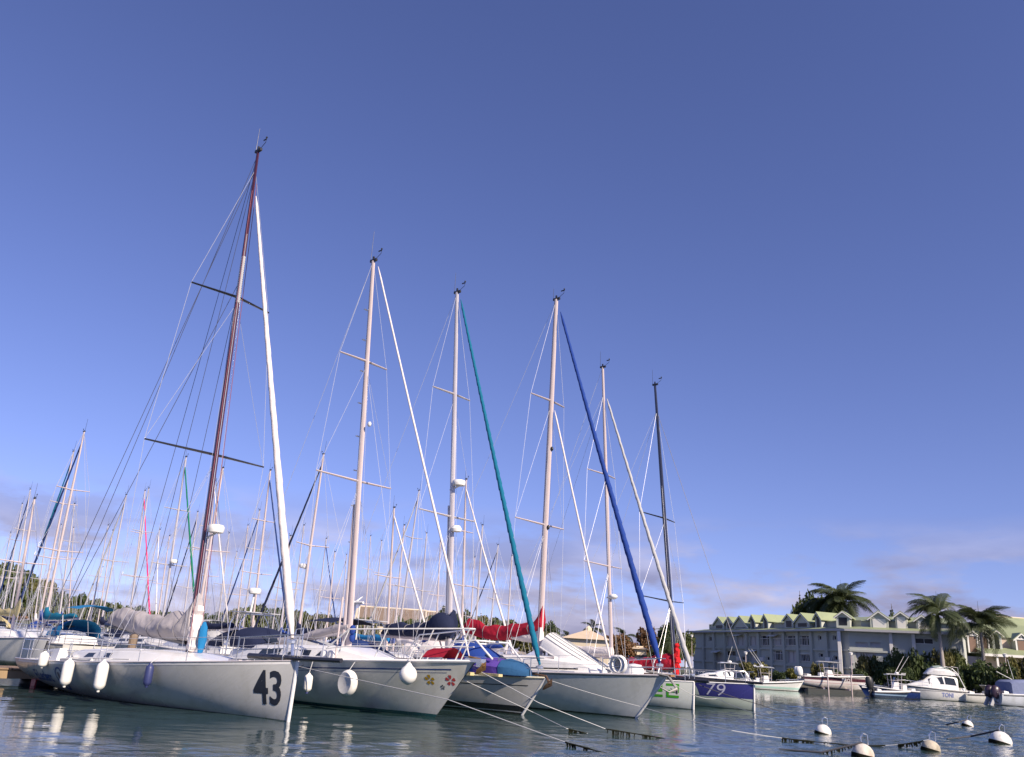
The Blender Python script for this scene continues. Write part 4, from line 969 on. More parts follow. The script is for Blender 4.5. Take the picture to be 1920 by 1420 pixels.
HULLC = [('off_white', (.66, .65, .62)), ('warm_white', (.68, .64, .58)), ('navy', (.02, .03, .08)), ('light_grey', (.5, .5, .5)), ('cream', (.62, .56, .42))]
SMALL_STANCH = None
def back_yacht(k, top, bot, want, bow, L, mm, gen, cover, hood, hullc, label, extras=''):
    """top,bot: mast in the photo; want: mast height; bow 'R' or 'L'"""
    a = HEAD if bow == 'R' else HEAD + math.pi
    hx = Vector((math.cos(a), math.sin(a), 0)); hy = Vector((-math.sin(a), math.cos(a), 0)); B = L * .3
    best = None
    for dh in (0, .5, -.5, 1, -1, 1.5, -1.5, 2, -2, 2.6, -2.6, 3.2, -3.2, -3.8, -4.4, -5, 4, 5, 6, 7):
        H = want + dh; lo, hi = 15., 160.
        for _ in range(40):
            md = (lo + hi) / 2
            if PY(*top, md).z < H: lo = md
            else: hi = md
        T = PY(*top, lo); Bp = PY(*bot, lo)
        ax = T - Bp; F = Bp - ax * ((Bp.z - 1.3) / ax.z)
        mx = -.42 * L
        c = F - hx * (mx + L / 2); cc = corners(Vector((c.x, c.y, 0)), hx, hy, L + .4, B + .3)
        if lo < 108 and (k < 100 or lo > 58) and not any(sat(cc, t) for t in TAKEN): best = 1; break
    if not best:
        print('no berth for', k, label)
        if k >= 100: return None
    TAKEN.append(cc)
    stem = Vector((F.x, F.y, 0)) - hx * mx
    bt = Boat('moored_yacht', stem, a); rt = bt.root; tag(rt, label, 'sailboat', 'yachts moored behind the front row' if k < 100 else 'distant bare-masted yachts')
    h = Hull(L * .93, B, 1.35, 1.05, ov=L * .06, tr=.25, bs=.74, tm=.42, kd=.35, ks=.1, full=.58, pw=2.2)
    nm, c3 = HULLC[hullc]
    hull_parts(bt, h, hull_mat('hull_' + nm, c3, [(-1, .08, (.03, .06, .12))]), DECK, ALU, .03)
    trunk(bt, h, [(-.82 * L, 1.1, .40), (-.62 * L, 1.15, .46), (-.42 * L, 1.0, .44), (-.28 * L, .75, .32), (-.2 * L, .5, .06)], WHITE, win=[(-.74 * L, -.6 * L, .35, .7), (-.56 * L, -.44 * L, .35, .7)])
    foot, tp = bt.l(F), bt.l(T)
    spr = [(.40, 1.25, .2), (.70, .95, .15)] if H > 12.5 else [(.52, 1.15, .2)]
    mast, tips = rig(bt, h, foot, tp, spr, mm, (.09, .06), wire=WIRE, wr=.011, flat=.75, antenna=.7, gear=.5)
    if gen is not None:
        furled(bt, V(.0, 0, 1.5), lerp(foot, tp, .95), .075, .04, gen, turns=90, sag=.04, n=60)
    else:
        tube1('forestay', [V(.0, 0, 1.4), lerp(foot, tp, .97)], .013, WIRE, rt, 4)
    boom(bt, V(foot.x - .36 * L, 0, 2.35), V(foot.x - .08, 0, 2.2), .06)
    if cover is not None: sail_cover(bt, V(foot.x - .35 * L, 0, 2.36), V(foot.x + .08, 0, 2.2), .38, .28, .45, cover, seed=k, mastwrap=.5, n=18, k=10)
    if hood is not None: sprayhood(bt, -.84 * L, -.7 * L, 1.05, 1.45, .85, hood)
    if 'b' in extras: bimini(bt, -.99 * L, -.84 * L, 1.15, 1.9, 1.15, hood or C_WHITE)
    lifelines(bt, h, [-.9 * L, -.72 * L, -.54 * L, -.36 * L, -.18 * L, -.08 * L], .62, r=.016, wr=.008); pulpit(bt, h, -.08 * L, .4, .6, r=.02); pushpit(bt, h, -.9 * L, .62, r=.02)
    if 'r' in extras: p = lerp(foot, tp, .42); radome(mast, p + V(.38, 0, 0), .5, .25, arm=(p.x, 0, p.z - .2))
    if 'a' in extras or 'p' in extras:     # stern arch with solar panel and radar pole
        b = MB(); xa = -.96 * L; xb = -.88 * L
        for x in (xa, xb):
            b.tube([(x, -1.15, 1.1), (x + .05, -1.1, 2.6), (x + .1, -.8, 3.05), (x + .1, .8, 3.05), (x + .05, 1.1, 2.6), (x, 1.15, 1.1)], .03, 6)
        for y in (-.8, .8): b.tube([(xa + .1, y, 3.05), (xb + .1, y, 3.05)], .025, 6)
        arch = b.build('stern_arch', STEEL, rt, smooth=True)
        for y in (-.55, .55): MB().box((xa + .5, y, 3.13), (1.3, .9, .04)).build('solar_panel', mat('solar_frame', (.55, .55, .58), .3, .3), arch)
        if 'a' in extras: MB().tube([(xa + .1, .6, 3.0), (xa + .0, .6, 4.0)], .05, 8).build('radar_pole', WHITE, arch, smooth=True); radome(arch, (xa + .0, .6, 4.15), .62, .30)
    if 'w' in extras:     # wind generator on a pole
        x = -.95 * L; b = MB(); b.tube([(x, .8, 1.1), (x, .8, 3.9)], .03, 6); b.tube([(x - .25, .8, 3.95), (x + .35, .8, 3.95)], [.06, .1], 8)
        g = b.build('wind_generator', WHITE, rt, smooth=True)
        for q in range(3):
            an = 2 * math.pi * q / 3 + .4; tube1('blade', [(x + .38, .8, 3.95), (x + .38, .8 + .6 * math.cos(an), 3.95 + .6 * math.sin(an))], [.06, .02], WHITE, g, 5)
    return bt, h

BY = [
 ((57, 918), (15, 1180), 13.5, 'L', 10.5, ALU, C_DBLUE, C_BROWN, None, 0, 'farthest left moored yacht with brown sail cover and slim silver mast', ''),
 ((65, 935), (24, 1170), 10.5, 'R', 9.0, ALUW, None, C_CREAM, C_CREAM, 0, 'white yacht with cream cover and cream hood at the far left', ''),
 ((158, 810), (86, 1150), 13.0, 'L', 11.5, ALUW, C_DBLUE, C_TEAL, C_CYAN, 0, 'tallest mast at the left with dark blue rolled headsail and teal sail cover', 'b'),
 ((138, 847), (77, 1145), 13.5, 'L', 11.0, ALUW, C_TEAL, C_BLUE, None, 1, 'yacht with blue-green rolled headsail just left of the tallest left mast', ''),
 ((140, 945), (110, 1165), 12.5, 'R', 10.0, ALU, None, C_BLUE, C_BLUE, 0, 'yacht with blue hood and bare forestay right of the tallest left mast', ''),
 ((138, 990), (128, 1165), 10.0, 'L', 8.5, ALUW, None, C_WHITE, None, 3, 'light grey yacht with short white mast far left against the trees', ''),
 ((203, 985), (168, 1170), 10.5, 'R', 8.6, ALU, None, C_GREY, C_NAVY, 1, 'yacht with navy hood and thin silver mast left of the pale boom cover', ''),
 ((212, 995), (182, 1175), 10.0, 'L', 8.5, ALUW, C_WHITE, None, None, 0, 'bare-boomed white yacht whose mast stands against the left tree line', ''),
 ((237, 928), (195, 1140), 13.5, 'L', 10.5, ALU, C_SILV, C_NAVY, C_NAVY, 0, 'yacht with silver rolled headsail left of the pink headsail', ''),
 ((272, 920), (238, 1200), 12.0, 'R', 10.5, ALUW, C_PINK, C_CREAM, None, 1, 'yacht with bright pink rolled headsail behind the number 43 yacht', ''),
 ((279, 916), (246, 1130), 14.5, 'L', 10.5, ALU, None, C_WHITE, C_WHITE, 0, 'yacht whose mast stands close behind the pink headsail, white hood', ''),
 ((300, 993), (268, 1130), 12.5, 'R', 10.0, ALU, C_WHITE, C_BLUE, None, 3, 'light grey yacht with blue boom cover right of the pink headsail', ''),
 ((349, 857), (308, 1140), 13.0, 'R', 11.0, ALU, C_GREEN, C_NAVY, C_NAVY, 0, 'yacht with green rolled headsail just left of the maroon mast', 'r'),
 ((371, 960), (352, 1100), 13.0, 'L', 10.0, ALU, C_NAVY, None, None, 1, 'yacht with navy rolled headsail hidden behind the maroon mast', ''),
 ((418, 878), (374, 1140), 11.6, 'L', 11.0, ALUW, None, C_NAVY, C_NAVY, 0, 'yacht with steel stern arch and radar pole right of the maroon mast', 'a'),
 ((403, 902), (383, 1130), 15.0, 'R', 10.5, ALUW, C_WHITE, C_WHITE, None, 1, 'warm white yacht with white headsail close right of the maroon mast', ''),
 ((444, 1035), (424, 1140), 12.0, 'L', 9.5, ALU, None, C_BROWN, None, 3, 'small grey yacht with brown cover far behind the bow of yacht 43', ''),
 ((487, 957), (458, 1155), 13.0, 'L', 10.0, ALU, C_DBLUE, C_BLUE, C_BLUE, 0, 'yacht with dark blue headsail and blue hood behind the number 43', ''),
 ((507, 882), (473, 1175), 12.0, 'R', 10.8, ALUW, C_DBLUE, C_GREY, C_SILV, 1, 'yacht with pinkish mast left of the big white rolled headsail', 'b'),
 ((607, 852), (560, 1180), 12.5, 'L', 11.2, ALUW, C_NAVY, C_NAVY, C_DBLUE, 0, 'yacht with long navy headsail raking left between the first two front masts', 'rwp'),
 ((570, 985), (552, 1130), 12.5, 'R', 10.0, ALU, None, C_NAVY, None, 0, 'thin-masted white yacht right of the big white rolled headsail', ''),
 ((612, 1010), (595, 1150), 12.5, 'R', 10.0, ALU, C_DBLUE, None, C_NAVY, 3, 'grey yacht with short dark headsail left of the pale pink mast', ''),
 ((716, 1014), (697, 1200), 12.5, 'L', 10.0, ALU, None, C_DBLUE, C_NAVY, 0, 'white yacht with navy hood just right of the pale pink mast', 'b'),
 ((739, 952), (727, 1170), 11.0, 'R', 10.0, ALUW, C_WHITE, C_CYAN, None, 1, 'warm white yacht with bright blue cover in front of the brown roofs', ''),
 ((786, 920), (750, 1170), 13.5, 'L', 10.5, ALU, C_SILV, C_WHITE, None, 3, 'grey yacht with hooked masthead left of the teal-headsail mast', ''),
 ((874, 899), (866, 1170), 11.8, 'R', 10.5, ALUW, C_WHITE, C_BLUE, C_WHITE, 0, 'white yacht with white headsail just right of the radar mast', ''),
 ((934, 1022), (920, 1175), 12.5, 'L', 10.0, ALU, C_NAVY, None, C_WHITE, 0, 'yacht with navy headsail raking left beside the teal headsail', ''),
 ((650, 1040), (640, 1170), 12.0, 'L', 9.5, ALU, C_WHITE, C_CREAM, None, 4, 'cream yacht half hidden behind the pale pink mast', ''),
 ((528, 1050), (512, 1170), 12.0, 'R', 9.5, ALU, None, C_TEAL, C_TEAL, 0, 'small yacht with teal cover and hood behind the white rolled headsail', ''),
]
order = sorted(range(len(BY)), key=lambda i: BY[i][0][1])
for k in order: back_yacht(k, *BY[k])
FARP = 'distant bare-masted yacht '
FAR = [((42, 945), (5, 1150), 'at the far left edge of the marina'), ((318, 1005), (300, 1130), 'just left of the green headsail'), ((430, 1000), (412, 1140), 'right of the white radar pole'), ((465, 985), (447, 1140), 'left of the pinkish mast behind the number 43'), ((545, 1005), (530, 1150), 'at the right edge of the big white rolled headsail'),
 ((628, 1035), (615, 1160), 'left of the pale pink mast'), ((676, 1037), (668, 1170), 'right behind the pale pink mast'), ((758, 985), (742, 1160), 'above the middle of the navy sail cover'), ((800, 1000), (788, 1160), 'above the mast end of the navy sail cover'), ((826, 1015), (818, 1170), 'close left of the mast carrying two radars'), ((905, 985), (893, 1160), 'between the two-radar mast and the teal headsail'), ((960, 1042), (952, 1175), 'above the crimson cover beside the teal headsail'), ((115, 985), (90, 1160), 'behind the tallest left mast'), ((390, 1010), (375, 1140), 'close behind the maroon mast foot'),
 ((20, 1000), (-8, 1150), 'with the shortest mast at the left edge'), ((215, 1010), (196, 1150), 'behind the aft end of the pale boom cover'), ((335, 1000), (322, 1130), 'between the green headsail and its mast foot'), ((695, 1005), (684, 1170), 'above the left end of the brown roofs'), ((845, 1010), (836, 1150), 'just behind the lower radar'), ((890, 1045), (882, 1170), 'above the aft end of the crimson cover'), ((88, 1000), (66, 1150), 'left of the teal sail cover')]
for k, (t, b_, lb) in enumerate(FAR): back_yacht(100 + k, t, b_, 11.5 - (k > 13), 'LR'[k % 2], 8.2 - (k > 13) * 1.0, (ALU, ALUW)[k % 2], None, (C_NAVY, C_BLUE, C_WHITE)[k % 3], None, (0, 1, 3)[k % 3], FARP + lb, '')
# ================================================================== pontoon behind the front row
def pontoon():
    rt = empty('pontoon', PA + PDIR * -7, math.atan2(PDIR.y, PDIR.x)); tag(rt, 'brown timber floating pontoon behind the stern of yacht 43', 'pontoon')
    WOOD = mat('weathered_timber', (.24, .16, .10), .8, 0, .35, 3, .4, 12, stretch=(6, 1, 1)); n = 44; ln = 36.0
    me = MB().box((0, 0, 0), (ln / n - .03, 1.7, .05)).mesh('plank', WOOD)
    for i in range(n): put('plank', me, rt, ((i + .5) * ln / n - 3, 0, .47))
    b = MB().box((ln / 2 - 3, 0, .3), (ln, 1.6, .26)); b.build('frame', mat('pontoon_edge', (.30, .21, .12), .8, 0, .3, 2), rt)
    me = MB().lathe([(.5, 0), (.55, .1), (.55, .4), (.5, .5)], (0, 0, 0), 12).mesh('float', BLACK, True)
    for i in range(9): put('float', me, rt, (-2 + i * 4.2, 0, -.3))
    me = MB().lathe([(.16, 0), (.16, 3.0), (.14, 3.05), (.02, 3.15)], (0, 0, 0), 10).mesh('pile', mat('pile_timber', (.2, .15, .11), .85, 0, .3, 2))
    for i in range(4): put('pile', me, rt, (1 + i * 9.0, .98, -1.3))
    b = MB()
    for y in (-.35, .35): b.tube([(2.2, -1.0 + y * .0 + y, .5), (2.2, -1.0 + y, 1.75)], .03, 6)
    for z in (.62, 1.2, 1.74): b.tube([(2.2, -1.35, z), (2.2, -.65, z)], .03, 6)
    b.build('boarding_ladder', WHITE, rt, smooth=True)
pontoon()

# ================================================================== mooring buoys and lines
BUOYM = mat('buoy_white_weathered', (.74, .72, .68), .5, 0, .1, 3, .2, 18, dirt=((.28, .17, .08), 3.5, .8, (1, 1, .6)))
RUSTY = mat('buoy_rusty', (.66, .60, .52), .6, 0, .15, 3, .3, 18, dirt=((.22, .10, .04), 2.5, .95, (1, 1, .6))); WEEDY = mat('buoy_weedy', (.50, .44, .34), .7, 0, .3, 4, .5, 15, dirt=((.05, .045, .02), 3, .97, (1, 1, .8)))
def buoy(px, py, dia, label, tilt=(0, 0), weed=True, rope=None, bm=None):
    P = PZ(px, py); rt = empty('mooring_buoy', P); tag(rt, label, 'buoy', 'white mooring buoys on the water')
    r_ = dia / 2
    rt.rotation_euler = (R(tilt[0]), R(tilt[1]), rt.rotation_euler.z)
    MB().lathe([(r_ * .3, -r_ * .7), (r_ * .8, -r_ * .45), (r_ * .98, -r_ * .12), (r_, r_ * .12), (r_ * .95, r_ * .40), (r_ * .80, r_ * .70), (r_ * .55, r_ * .92), (r_ * .28, r_ * 1.04), (.03, r_ * 1.08)], (0, 0, 0), 22).build('body', bm or BUOYM, rt, smooth=True)
    if weed: MB().lathe([(r_ * 1.0, -.08), (r_ * 1.02, -.03), (r_ * 1.02, .02), (r_ * 1.0, .045)], (0, 0, 0), 22).build('weed_band', WEED, rt, smooth=True)
    MB().tube([V(-.06, 0, r_ * 1.0), V(-.10, 0, r_ * 1.0 + .14), V(-.05, 0, r_ * 1.0 + .26), V(.05, 0, r_ * 1.0 + .24), V(.10, 0, r_ * 1.0 + .02)], .016, 6).build('ring', STEEL, rt, smooth=True)
    return P + Vector((0, 0, r_ * 1.15))
B1 = buoy(1543, 1376, .54, 'white buoy with dark band nearest the number 79 yacht', (4, 12))
B2 = buoy(1876, 1394, .72, 'largest clean white buoy at the right edge', (0, 14), weed=True)
B3 = buoy(1618, 1418, .54, 'white buoy with rusty base at the bottom edge', (0, 10), bm=RUSTY)
B4 = buoy(1745, 1408, .52, 'weed-covered buoy with a ring between two other buoys', (0, 14), bm=WEEDY)
B5 = buoy(1814, 1362, .50, 'small distant low buoy with a line to its left', (0, 20))

def line(name_label, pts, r_, mm, weeds=None, sag=0.0, cat='rope', group='mooring lines leading from the bows'):
    """pts world points joined by a slack curve; weeds: (t0, t1, length)"""
    o = empty('mooring_line', (pts[0][0], pts[0][1], 0)); tag(o, name_label, cat, group); base = o.location.copy()
    P = [Vector(p) for p in pts]; ps = []
    for i in range(len(P) - 1):
        n = 14
        for k in range(n + (1 if i == len(P) - 2 else 0)):
            t = k / n; q = lerp(P[i], P[i + 1], t); q.z -= sag * 4 * t * (1 - t); ps.append(q - base)
    tube1('rope', ps, r_, mm, o, 6)
    if weeds:
        g = random.Random(len(name_label)); b = MB(); N = len(ps) - 1
        for t0, t1, ln in weeds:
            for k in range(34):
                t = t0 + (t1 - t0) * (g.choice((.06, .12, .3, .36, .62, .7, .9)) + g.gauss(0, .05)); t = min(max(t, 0), .999); f = t * N; i = min(int(f), N - 1); c = lerp(ps[i], ps[i + 1], f - i)
                d = (ps[i + 1] - ps[i]).normalized(); l2 = min(ln * g.uniform(.3, 1), c.z + .02 if c.z > .03 else .03); w = g.uniform(.008, .03)
                j = Vector((g.uniform(-.03, .03), g.uniform(-.03, .03), 0)); s_ = Vector((-d.y, d.x, 0)) * w * .6
                b.add([c - d * w, c + d * w, c + d * w * .7 + j - V(0, 0, l2), c - d * w * .7 + j - V(0, 0, l2)], [(0, 1, 2, 3)])
                b.add([c - s_, c + s_, c + s_ * .6 + j - V(0, 0, l2), c - s_ * .6 + j - V(0, 0, l2)], [(0, 1, 2, 3)])
            seg = ps[int(t0 * N):max(int(t1 * N), int(t0 * N) + 2) + 1]
            b.tube(seg, [.012 + .012 * g.random() for _ in seg], 6)
        wo = b.build('weed', WEED, o); wo['kind'] = 'stuff'
    return o
fa, ha = FRONT[0]; fb, hb_ = FRONT[1]; fc, hc = FRONT[2]; fd, hd_ = FRONT[3]; fe, he = FRONT[4]; ff_, hf = FRONT[5]
line('long pale line from the flowered yacht down to the bottom centre', [fb.w((-6.3, -2.03, 1.30)), PZ(840, 1312, .70), PZ(1060, 1392, .10), PZ(1165, 1421, -.05)], .011, ROPE, [(.68, .98, .3)])
line('pale line from the flowered bow ending in weed below the teal headsail', [fb.w((.1, -.5, 1.48)), PZ(1000, 1336, .35), PZ(1062, 1366, .10), PZ(1110, 1378, -.04)], .010, ROPE, [(.70, .95, .3)])
line('pale line with hanging weed crossing the water at bottom centre', [fb.w((1.0, .1, 1.55)), PZ(1010, 1318, .70), PZ(1135, 1367, .16), PZ(1260, 1387, -.03)], .011, ROPE, [(.68, .98, .32)])
line('weedy line from the rusty anchor to the weed-covered buoy', [fc.w((.9, 0, 1.2)), PZ(1200, 1325, .55), PZ(1372, 1370, .22), PZ(1560, 1394, .03), PZ(1660, 1398, .04), B4], .010, ROPE, [(.50, .57, .35), (.57, .80, .04), (.86, .98, .12)], sag=.03)
line('pale line from the blue headsail bow to the nearest buoy', [fd.w((1.3, 0, 1.4)), PZ(1345, 1310, .62), B1], .010, ROPE, sag=.22)
line('dark line from the bow of yacht 22 reaching into the channel', [fe.w((.3, 0, 1.1)), PZ(1425, 1321, .42), PZ(1500, 1343, -.02)], .018, DROPE, sag=.05)
line('dark line stretched from the stem of yacht 43 to the next yacht', [fa.w((.02, 0, .42)), fb.w((-4.2, -1.98, 1.35))], .014, DROPE, sag=.06)
line('slack dark line drooping between the first two yachts', [fa.w((-.05, 0, 1.2)), fb.w((-6.2, -2.0, .75)), fb.w((-3.9, -1.98, 1.2))], .012, DROPE, sag=.12)
line('short dark line floating left of the large right buoy', [PZ(1776, 1386, .0), PZ(1820, 1381, .10), B2], .030, DROPE)
line('short dark line beside the small distant buoy', [PZ(1774, 1359, .0), PZ(1797, 1354, .2), B5], .028, DROPE)
line('weedy line floating left of the rusty bottom buoy', [PZ(1460, 1405, .0), PZ(1540, 1411, .02), B3], .024, DROPE, [(.35, .9, .12)])
line('dark line under the bow of the blue headsail yacht', [fd.w((.05, 0, .12)), fd.w((.9, .1, 1.35)), fe.w((-2.6, -1.5, 1.1))], .014, DROPE, sag=.08)

# ================================================================== motor boats along the right quay
def outboard(bt, x, y, z, s_=1.0, mm=BLACK, tilt=0.0, name='outboard_motor'):
    M = Matrix.Rotation(tilt, 3, 'Y'); b = MB(); secs = []
    for zz, w, l, dx in ((.0, .17, .24, 0), (.12, .22, .34, -.02), (.42, .24, .38, -.05), (.66, .22, .34, -.08), (.78, .14, .22, -.08)):
        secs.append([M @ (V(dx + l * math.cos(a) * (1 if math.cos(a) < 0 else .85), w * math.sin(a), zz) * s_) + V(x, y, z) for a in [2 * math.pi * i / 12 for i in range(12)]])
    b.loft(secs, 0, closed=True); o = b.build(name, mm, bt.root, smooth=True, angle=50)
    b = MB(); b.box(M @ V(-.02, 0, -.35) * s_ + V(x, y, z), (.2 * s_, .13 * s_, .75 * s_), M=M); b.box(M @ V(-.08, 0, -.75) * s_ + V(x, y, z), (.5 * s_, .05 * s_, .08 * s_), M=M); b.box(M @ V(.28, 0, -.08) * s_ + V(x, y, z), (.3 * s_, .3 * s_, .16 * s_), M=M)
    b.build('motor_leg', mm if mm is BLACK else C_SILV, o)
    return o
def motorboat(name, P, head, L, B, fb, fs, hm, label, ov=.9, z0=0.0, rail=WHITE, sc_=1.0, sz=None):
    """P: middle of the hull on the water"""
    hx = Vector((math.cos(head), math.sin(head), 0)); st = Vector((P[0], P[1], 0)) + hx * (L * sc_ / 2)
    bt = Boat(name, st, head); bt.root.location.z = z0; bt.root.scale = (sc_, sc_, sz or sc_); tag(bt.root, label, 'motorboat', 'motor boats along the right quay')
    h = Hull(L, B, fb, fs, ov=ov, tr=.0, bs=.92, tm=.4, kd=.32, ks=.0, full=.5, pw=2.6, vee=1, flare=.5)
    h.mesh_hull().build('hull', hm, bt.root, smooth=True, angle=50); h.mesh_deck(.05, .10).build('deck', DECK, bt.root, smooth=True)
    h.rail(.06, .0).build('gunwale', rail, bt.root, smooth=True)
    for sd in (1, -1): h.band(.10, .17, -L + .15, ov - .25, .018, sd=sd, dz=True).build('rubbing_strake', BLACK, bt.root)
    MB().loft([[V(-L + .5, -B * .36, fs - .08), V(-L + .5, B * .36, fs - .08), V(-L + .5, B * .34, fs + .32), V(-L + .5, -B * .34, fs + .32)], [V(-L + 1.0, -B * .36, fs - .08), V(-L + 1.0, B * .36, fs - .08), V(-L + 1.0, B * .34, fs + .24), V(-L + 1.0, -B * .34, fs + .24)]], 0, closed=True).build('stern_seat', WHITE, bt.root)
    return bt, h
def ttop(bt, x0, x1, w, z0, z1, mm=WHITE, rods=True, box=True):
    rt = bt.root; b = MB()
    secs = [[V(x, -w * .95, z1 + dz), V(x, -w, z1 + dz + .04), V(x, 0, z1 + dz + .12), V(x, w, z1 + dz + .04), V(x, w * .95, z1 + dz)] for x, dz in ((x0 - .35, -.02), (x0, 0), (x1, 0), (x1 + .3, -.05))]
    o = b.loft(secs, 0, closed=True).build('t_top', mm, rt, smooth=True)
    me = None
    for x in (x0 + .1, x1 - .1):
        for sd in (1, -1): tube1('t_top_leg', [(x + (.25 if x < (x0 + x1) / 2 else -.1), sd * w * .7, z0), (x, sd * w * .8, z1)], .035, ALU, o, 6)
    for sd in (1, -1):
        for q in (.35, .65): tube1('t_top_rung', [(x0 + .2, sd * w * .75, z0 + (z1 - z0) * q), (x1 - .15, sd * w * .75, z0 + (z1 - z0) * q)], .022, ALU, o, 5)
    if box: MB().ball((x0 + .5, 0, z1 + .2), (.28, .28, .12)).build('radar_dome', WHITE, o, smooth=True)
    if rods:
        for y in (-.6, .6): tube1('outrigger', [(x0 + .6, y, z1 + .1), (x0 - 1.0, y * 1.5, z1 + 2.1)], [.03, .018], WHITE, o, 5)
        for k in range(5): tube1('rod_holder', [(x0 - .3, -.7 + .35 * k, z1), (x0 - .45, -.7 + .35 * k, z1 + .25)], .03, WHITE, o, 5)
    return o
def console(bt, x, w, z, hh, mm=WHITE):
    o = MB().loft([[V(x - .45, -w, z), V(x - .45, w, z), V(x - .4, w, z + hh), V(x - .4, -w, z + hh)], [V(x + .5, -w, z), V(x + .5, w, z), V(x + .15, w * .9, z + hh), V(x + .15, -w * .9, z + hh)]], 0, closed=True).build('console', mm, bt.root)
    MB().add([V(x + .17, -w * .9, z + hh), V(x + .17, w * .9, z + hh), V(x - .05, w * .8, z + hh + .5), V(x - .05, -w * .8, z + hh + .5)], [(0, 1, 2, 3)]).build('windscreen', GLASS, o)
    MB().box((x - 1.2, 0, z + .45), (.5, w * 1.9, .5)).build('helm_seat', WHITE, bt.root)
def rails(bt, h, xs, hgt=.5):
    b = MB()
    for sd in (1, -1):
        ps = [V(x, sd * max(h.deck(x)[0] - .08, .05), h.deck(x)[1]) for x in xs]
        b.tube([p + V(0, 0, hgt) for p in ps], .02, 5)
        for p in ps: b.tube([p, p + V(0, 0, hgt)], .017, 5)
    b.build('bow_rail', STEEL, bt.root, smooth=True)
HW = hull_mat('powerboat_white', (.76, .76, .73), [(-1, .06, (.03, .05, .05))])
HGREEN = hull_mat('powerboat_white_green', (.76, .76, .73), [(-1, .06, (.03, .05, .05)), (.18, .42, (.42, .62, .55))])
HMAR = hull_mat('powerboat_maroon', (.74, .70, .68), [(.62, 1.0, (.10, .035, .05)), (.30, .36, (.5, .3, .3))])
HNAVY = hull_mat('powerboat_navy', (.012, .03, .13), [(-1, .05, (.02, .02, .03))])
HBLU = hull_mat('powerboat_pale_blue', (.52, .55, .60), [(-1, .08, (.02, .02, .04))])
# cabin cruiser behind the number 79 yacht
P = PZ(1350, 1292); bt, h = motorboat('cabin_cruiser', P, R(183), 8.2, 2.9, 1.25, 1.0, HW, 'white cabin cruiser with hard top directly behind the number 79 yacht', sc_=.74, sz=.88)
trunk(bt, h, [(-5.6, 1.1, .9), (-4.6, 1.15, .95), (-3.6, 1.05, .62), (-2.2, .85, .4), (-1.0, .4, .06)], WHITE, win=[(-5.3, -4.3, .4, .85), (-3.5, -2.4, .3, .7)])
ttop(bt, -6.0, -4.4, 1.15, 1.2, 2.75, rods=False); rails(bt, h, (-3.4, -2.2, -1.0, .2), .55)
b = MB(); b.tube([(-8.0, -1.2, 1.0), (-7.2, -1.1, 2.0), (-6.2, -1.1, 2.0)], .03, 6); b.tube([(-8.0, 1.2, 1.0), (-7.2, 1.1, 2.0), (-6.2, 1.1, 2.0)], .03, 6); b.tube([(-7.2, -1.1, 2.0), (-7.2, 1.1, 2.0)], .03, 6); b.build('canopy_frame', STEEL, bt.root, smooth=True)
tube1('whip_antenna', [(-5.2, 0, 2.9), (-5.9, 0, 4.6)], .018, WHITE, bt.root, 5)
# open fishing boat with T-top
P = PZ(1450, 1294); bt, h = motorboat('console_boat', P, R(-4), 6.6, 2.3, 1.25, .72, HGREEN, 'white and pale green console boat with T-top, bow towards the lifted boat', sc_=.80, sz=.9)
console(bt, -4.2, .45, .6, 1.0); ttop(bt, -5.3, -3.5, .9, .7, 2.55); rails(bt, h, (-2.6, -1.4, .1), .25); outboard(bt, -6.8, 0, .95, 1.0, C_SILV)
h.band(.0, .16, -6.5, -1.6, .02, dz=True).build('rub_rail', BLACK, bt.root)
# boat on a floating lift
P = PZ(1562, 1300)
dk = empty('floating_lift', (P.x, P.y, 0), R(-3)); dk.scale = (.84, .9, 1); tag(dk, 'dark floating boat lift with pale posts under the maroon-striped boat', 'boat lift')
for y in (-1.3, 1.3): MB().loft([[V(x, y - w, -.2), V(x, y + w, -.2), V(x, y + w * .9, z), V(x, y - w * .9, z)] for x, w, z in ((-4.2, .3, .15), (-3.9, .5, .4), (3.9, .5, .4), (4.2, .3, .15))], 0, closed=True).build('float', mat('lift_float', (.03, .035, .035), .7, 0, .4, 2), dk)
for x in (-1.2, 1.9):
    for y in (-1.75, 1.75): MB().lathe([(.09, -.3), (.09, 2.0), (.11, 2.02), (.11, 2.1)], (x, y, 0), 8).build('post', ALUW, dk)
for x in (-1.6, 1.7): MB().box((x, 0, .48), (.25, 2.9, .16)).build('cradle_beam', ALUW, dk)
MB().box((0.3, -1.75, 2.02), (3.4, .06, .1)).build('guide_rail', ALUW, dk)
bt, h = motorboat('console_boat', P, R(-3), 8.2, 2.7, 1.35, .95, HMAR, 'white console boat with maroon stripe and white outboards raised on the lift', z0=.78, sc_=.84, sz=.92)
console(bt, -4.4, .5, .8, 1.05); ttop(bt, -5.6, -3.4, 1.05, .9, 2.75, rods=False, box=False); rails(bt, h, (-3, -1.6, .1), .22)
for y in (-.42, .42): outboard(bt, -8.5, y, 1.0, 1.35, WHITE)
uv, fs = text_tris('PRO', .55, .015, 1.15); decal(h, uv, fs, -2.6, .58, .02).build('lettering', mat('lettering_white', (.7, .68, .68), .4), bt.root)
# navy boat
P = PZ(1672, 1309); bt, h = motorboat('console_boat', P, R(175), 6.9, 2.4, 1.2, .85, HNAVY, 'navy blue console boat with white T-top and outriggers', sc_=.78, sz=.95)
P2 = P
console(bt, -4.0, .45, .75, 1.0); ttop(bt, -4.9, -3.2, .85, .8, 2.5); rails(bt, h, (-2.6, -1.3, .1), .2)
lp = bt.l(PZ(1612, 1306)); MB().box((-.2, 0, .98), (1.5, .8, .12)).build('bow_platform', WHITE, bt.root)
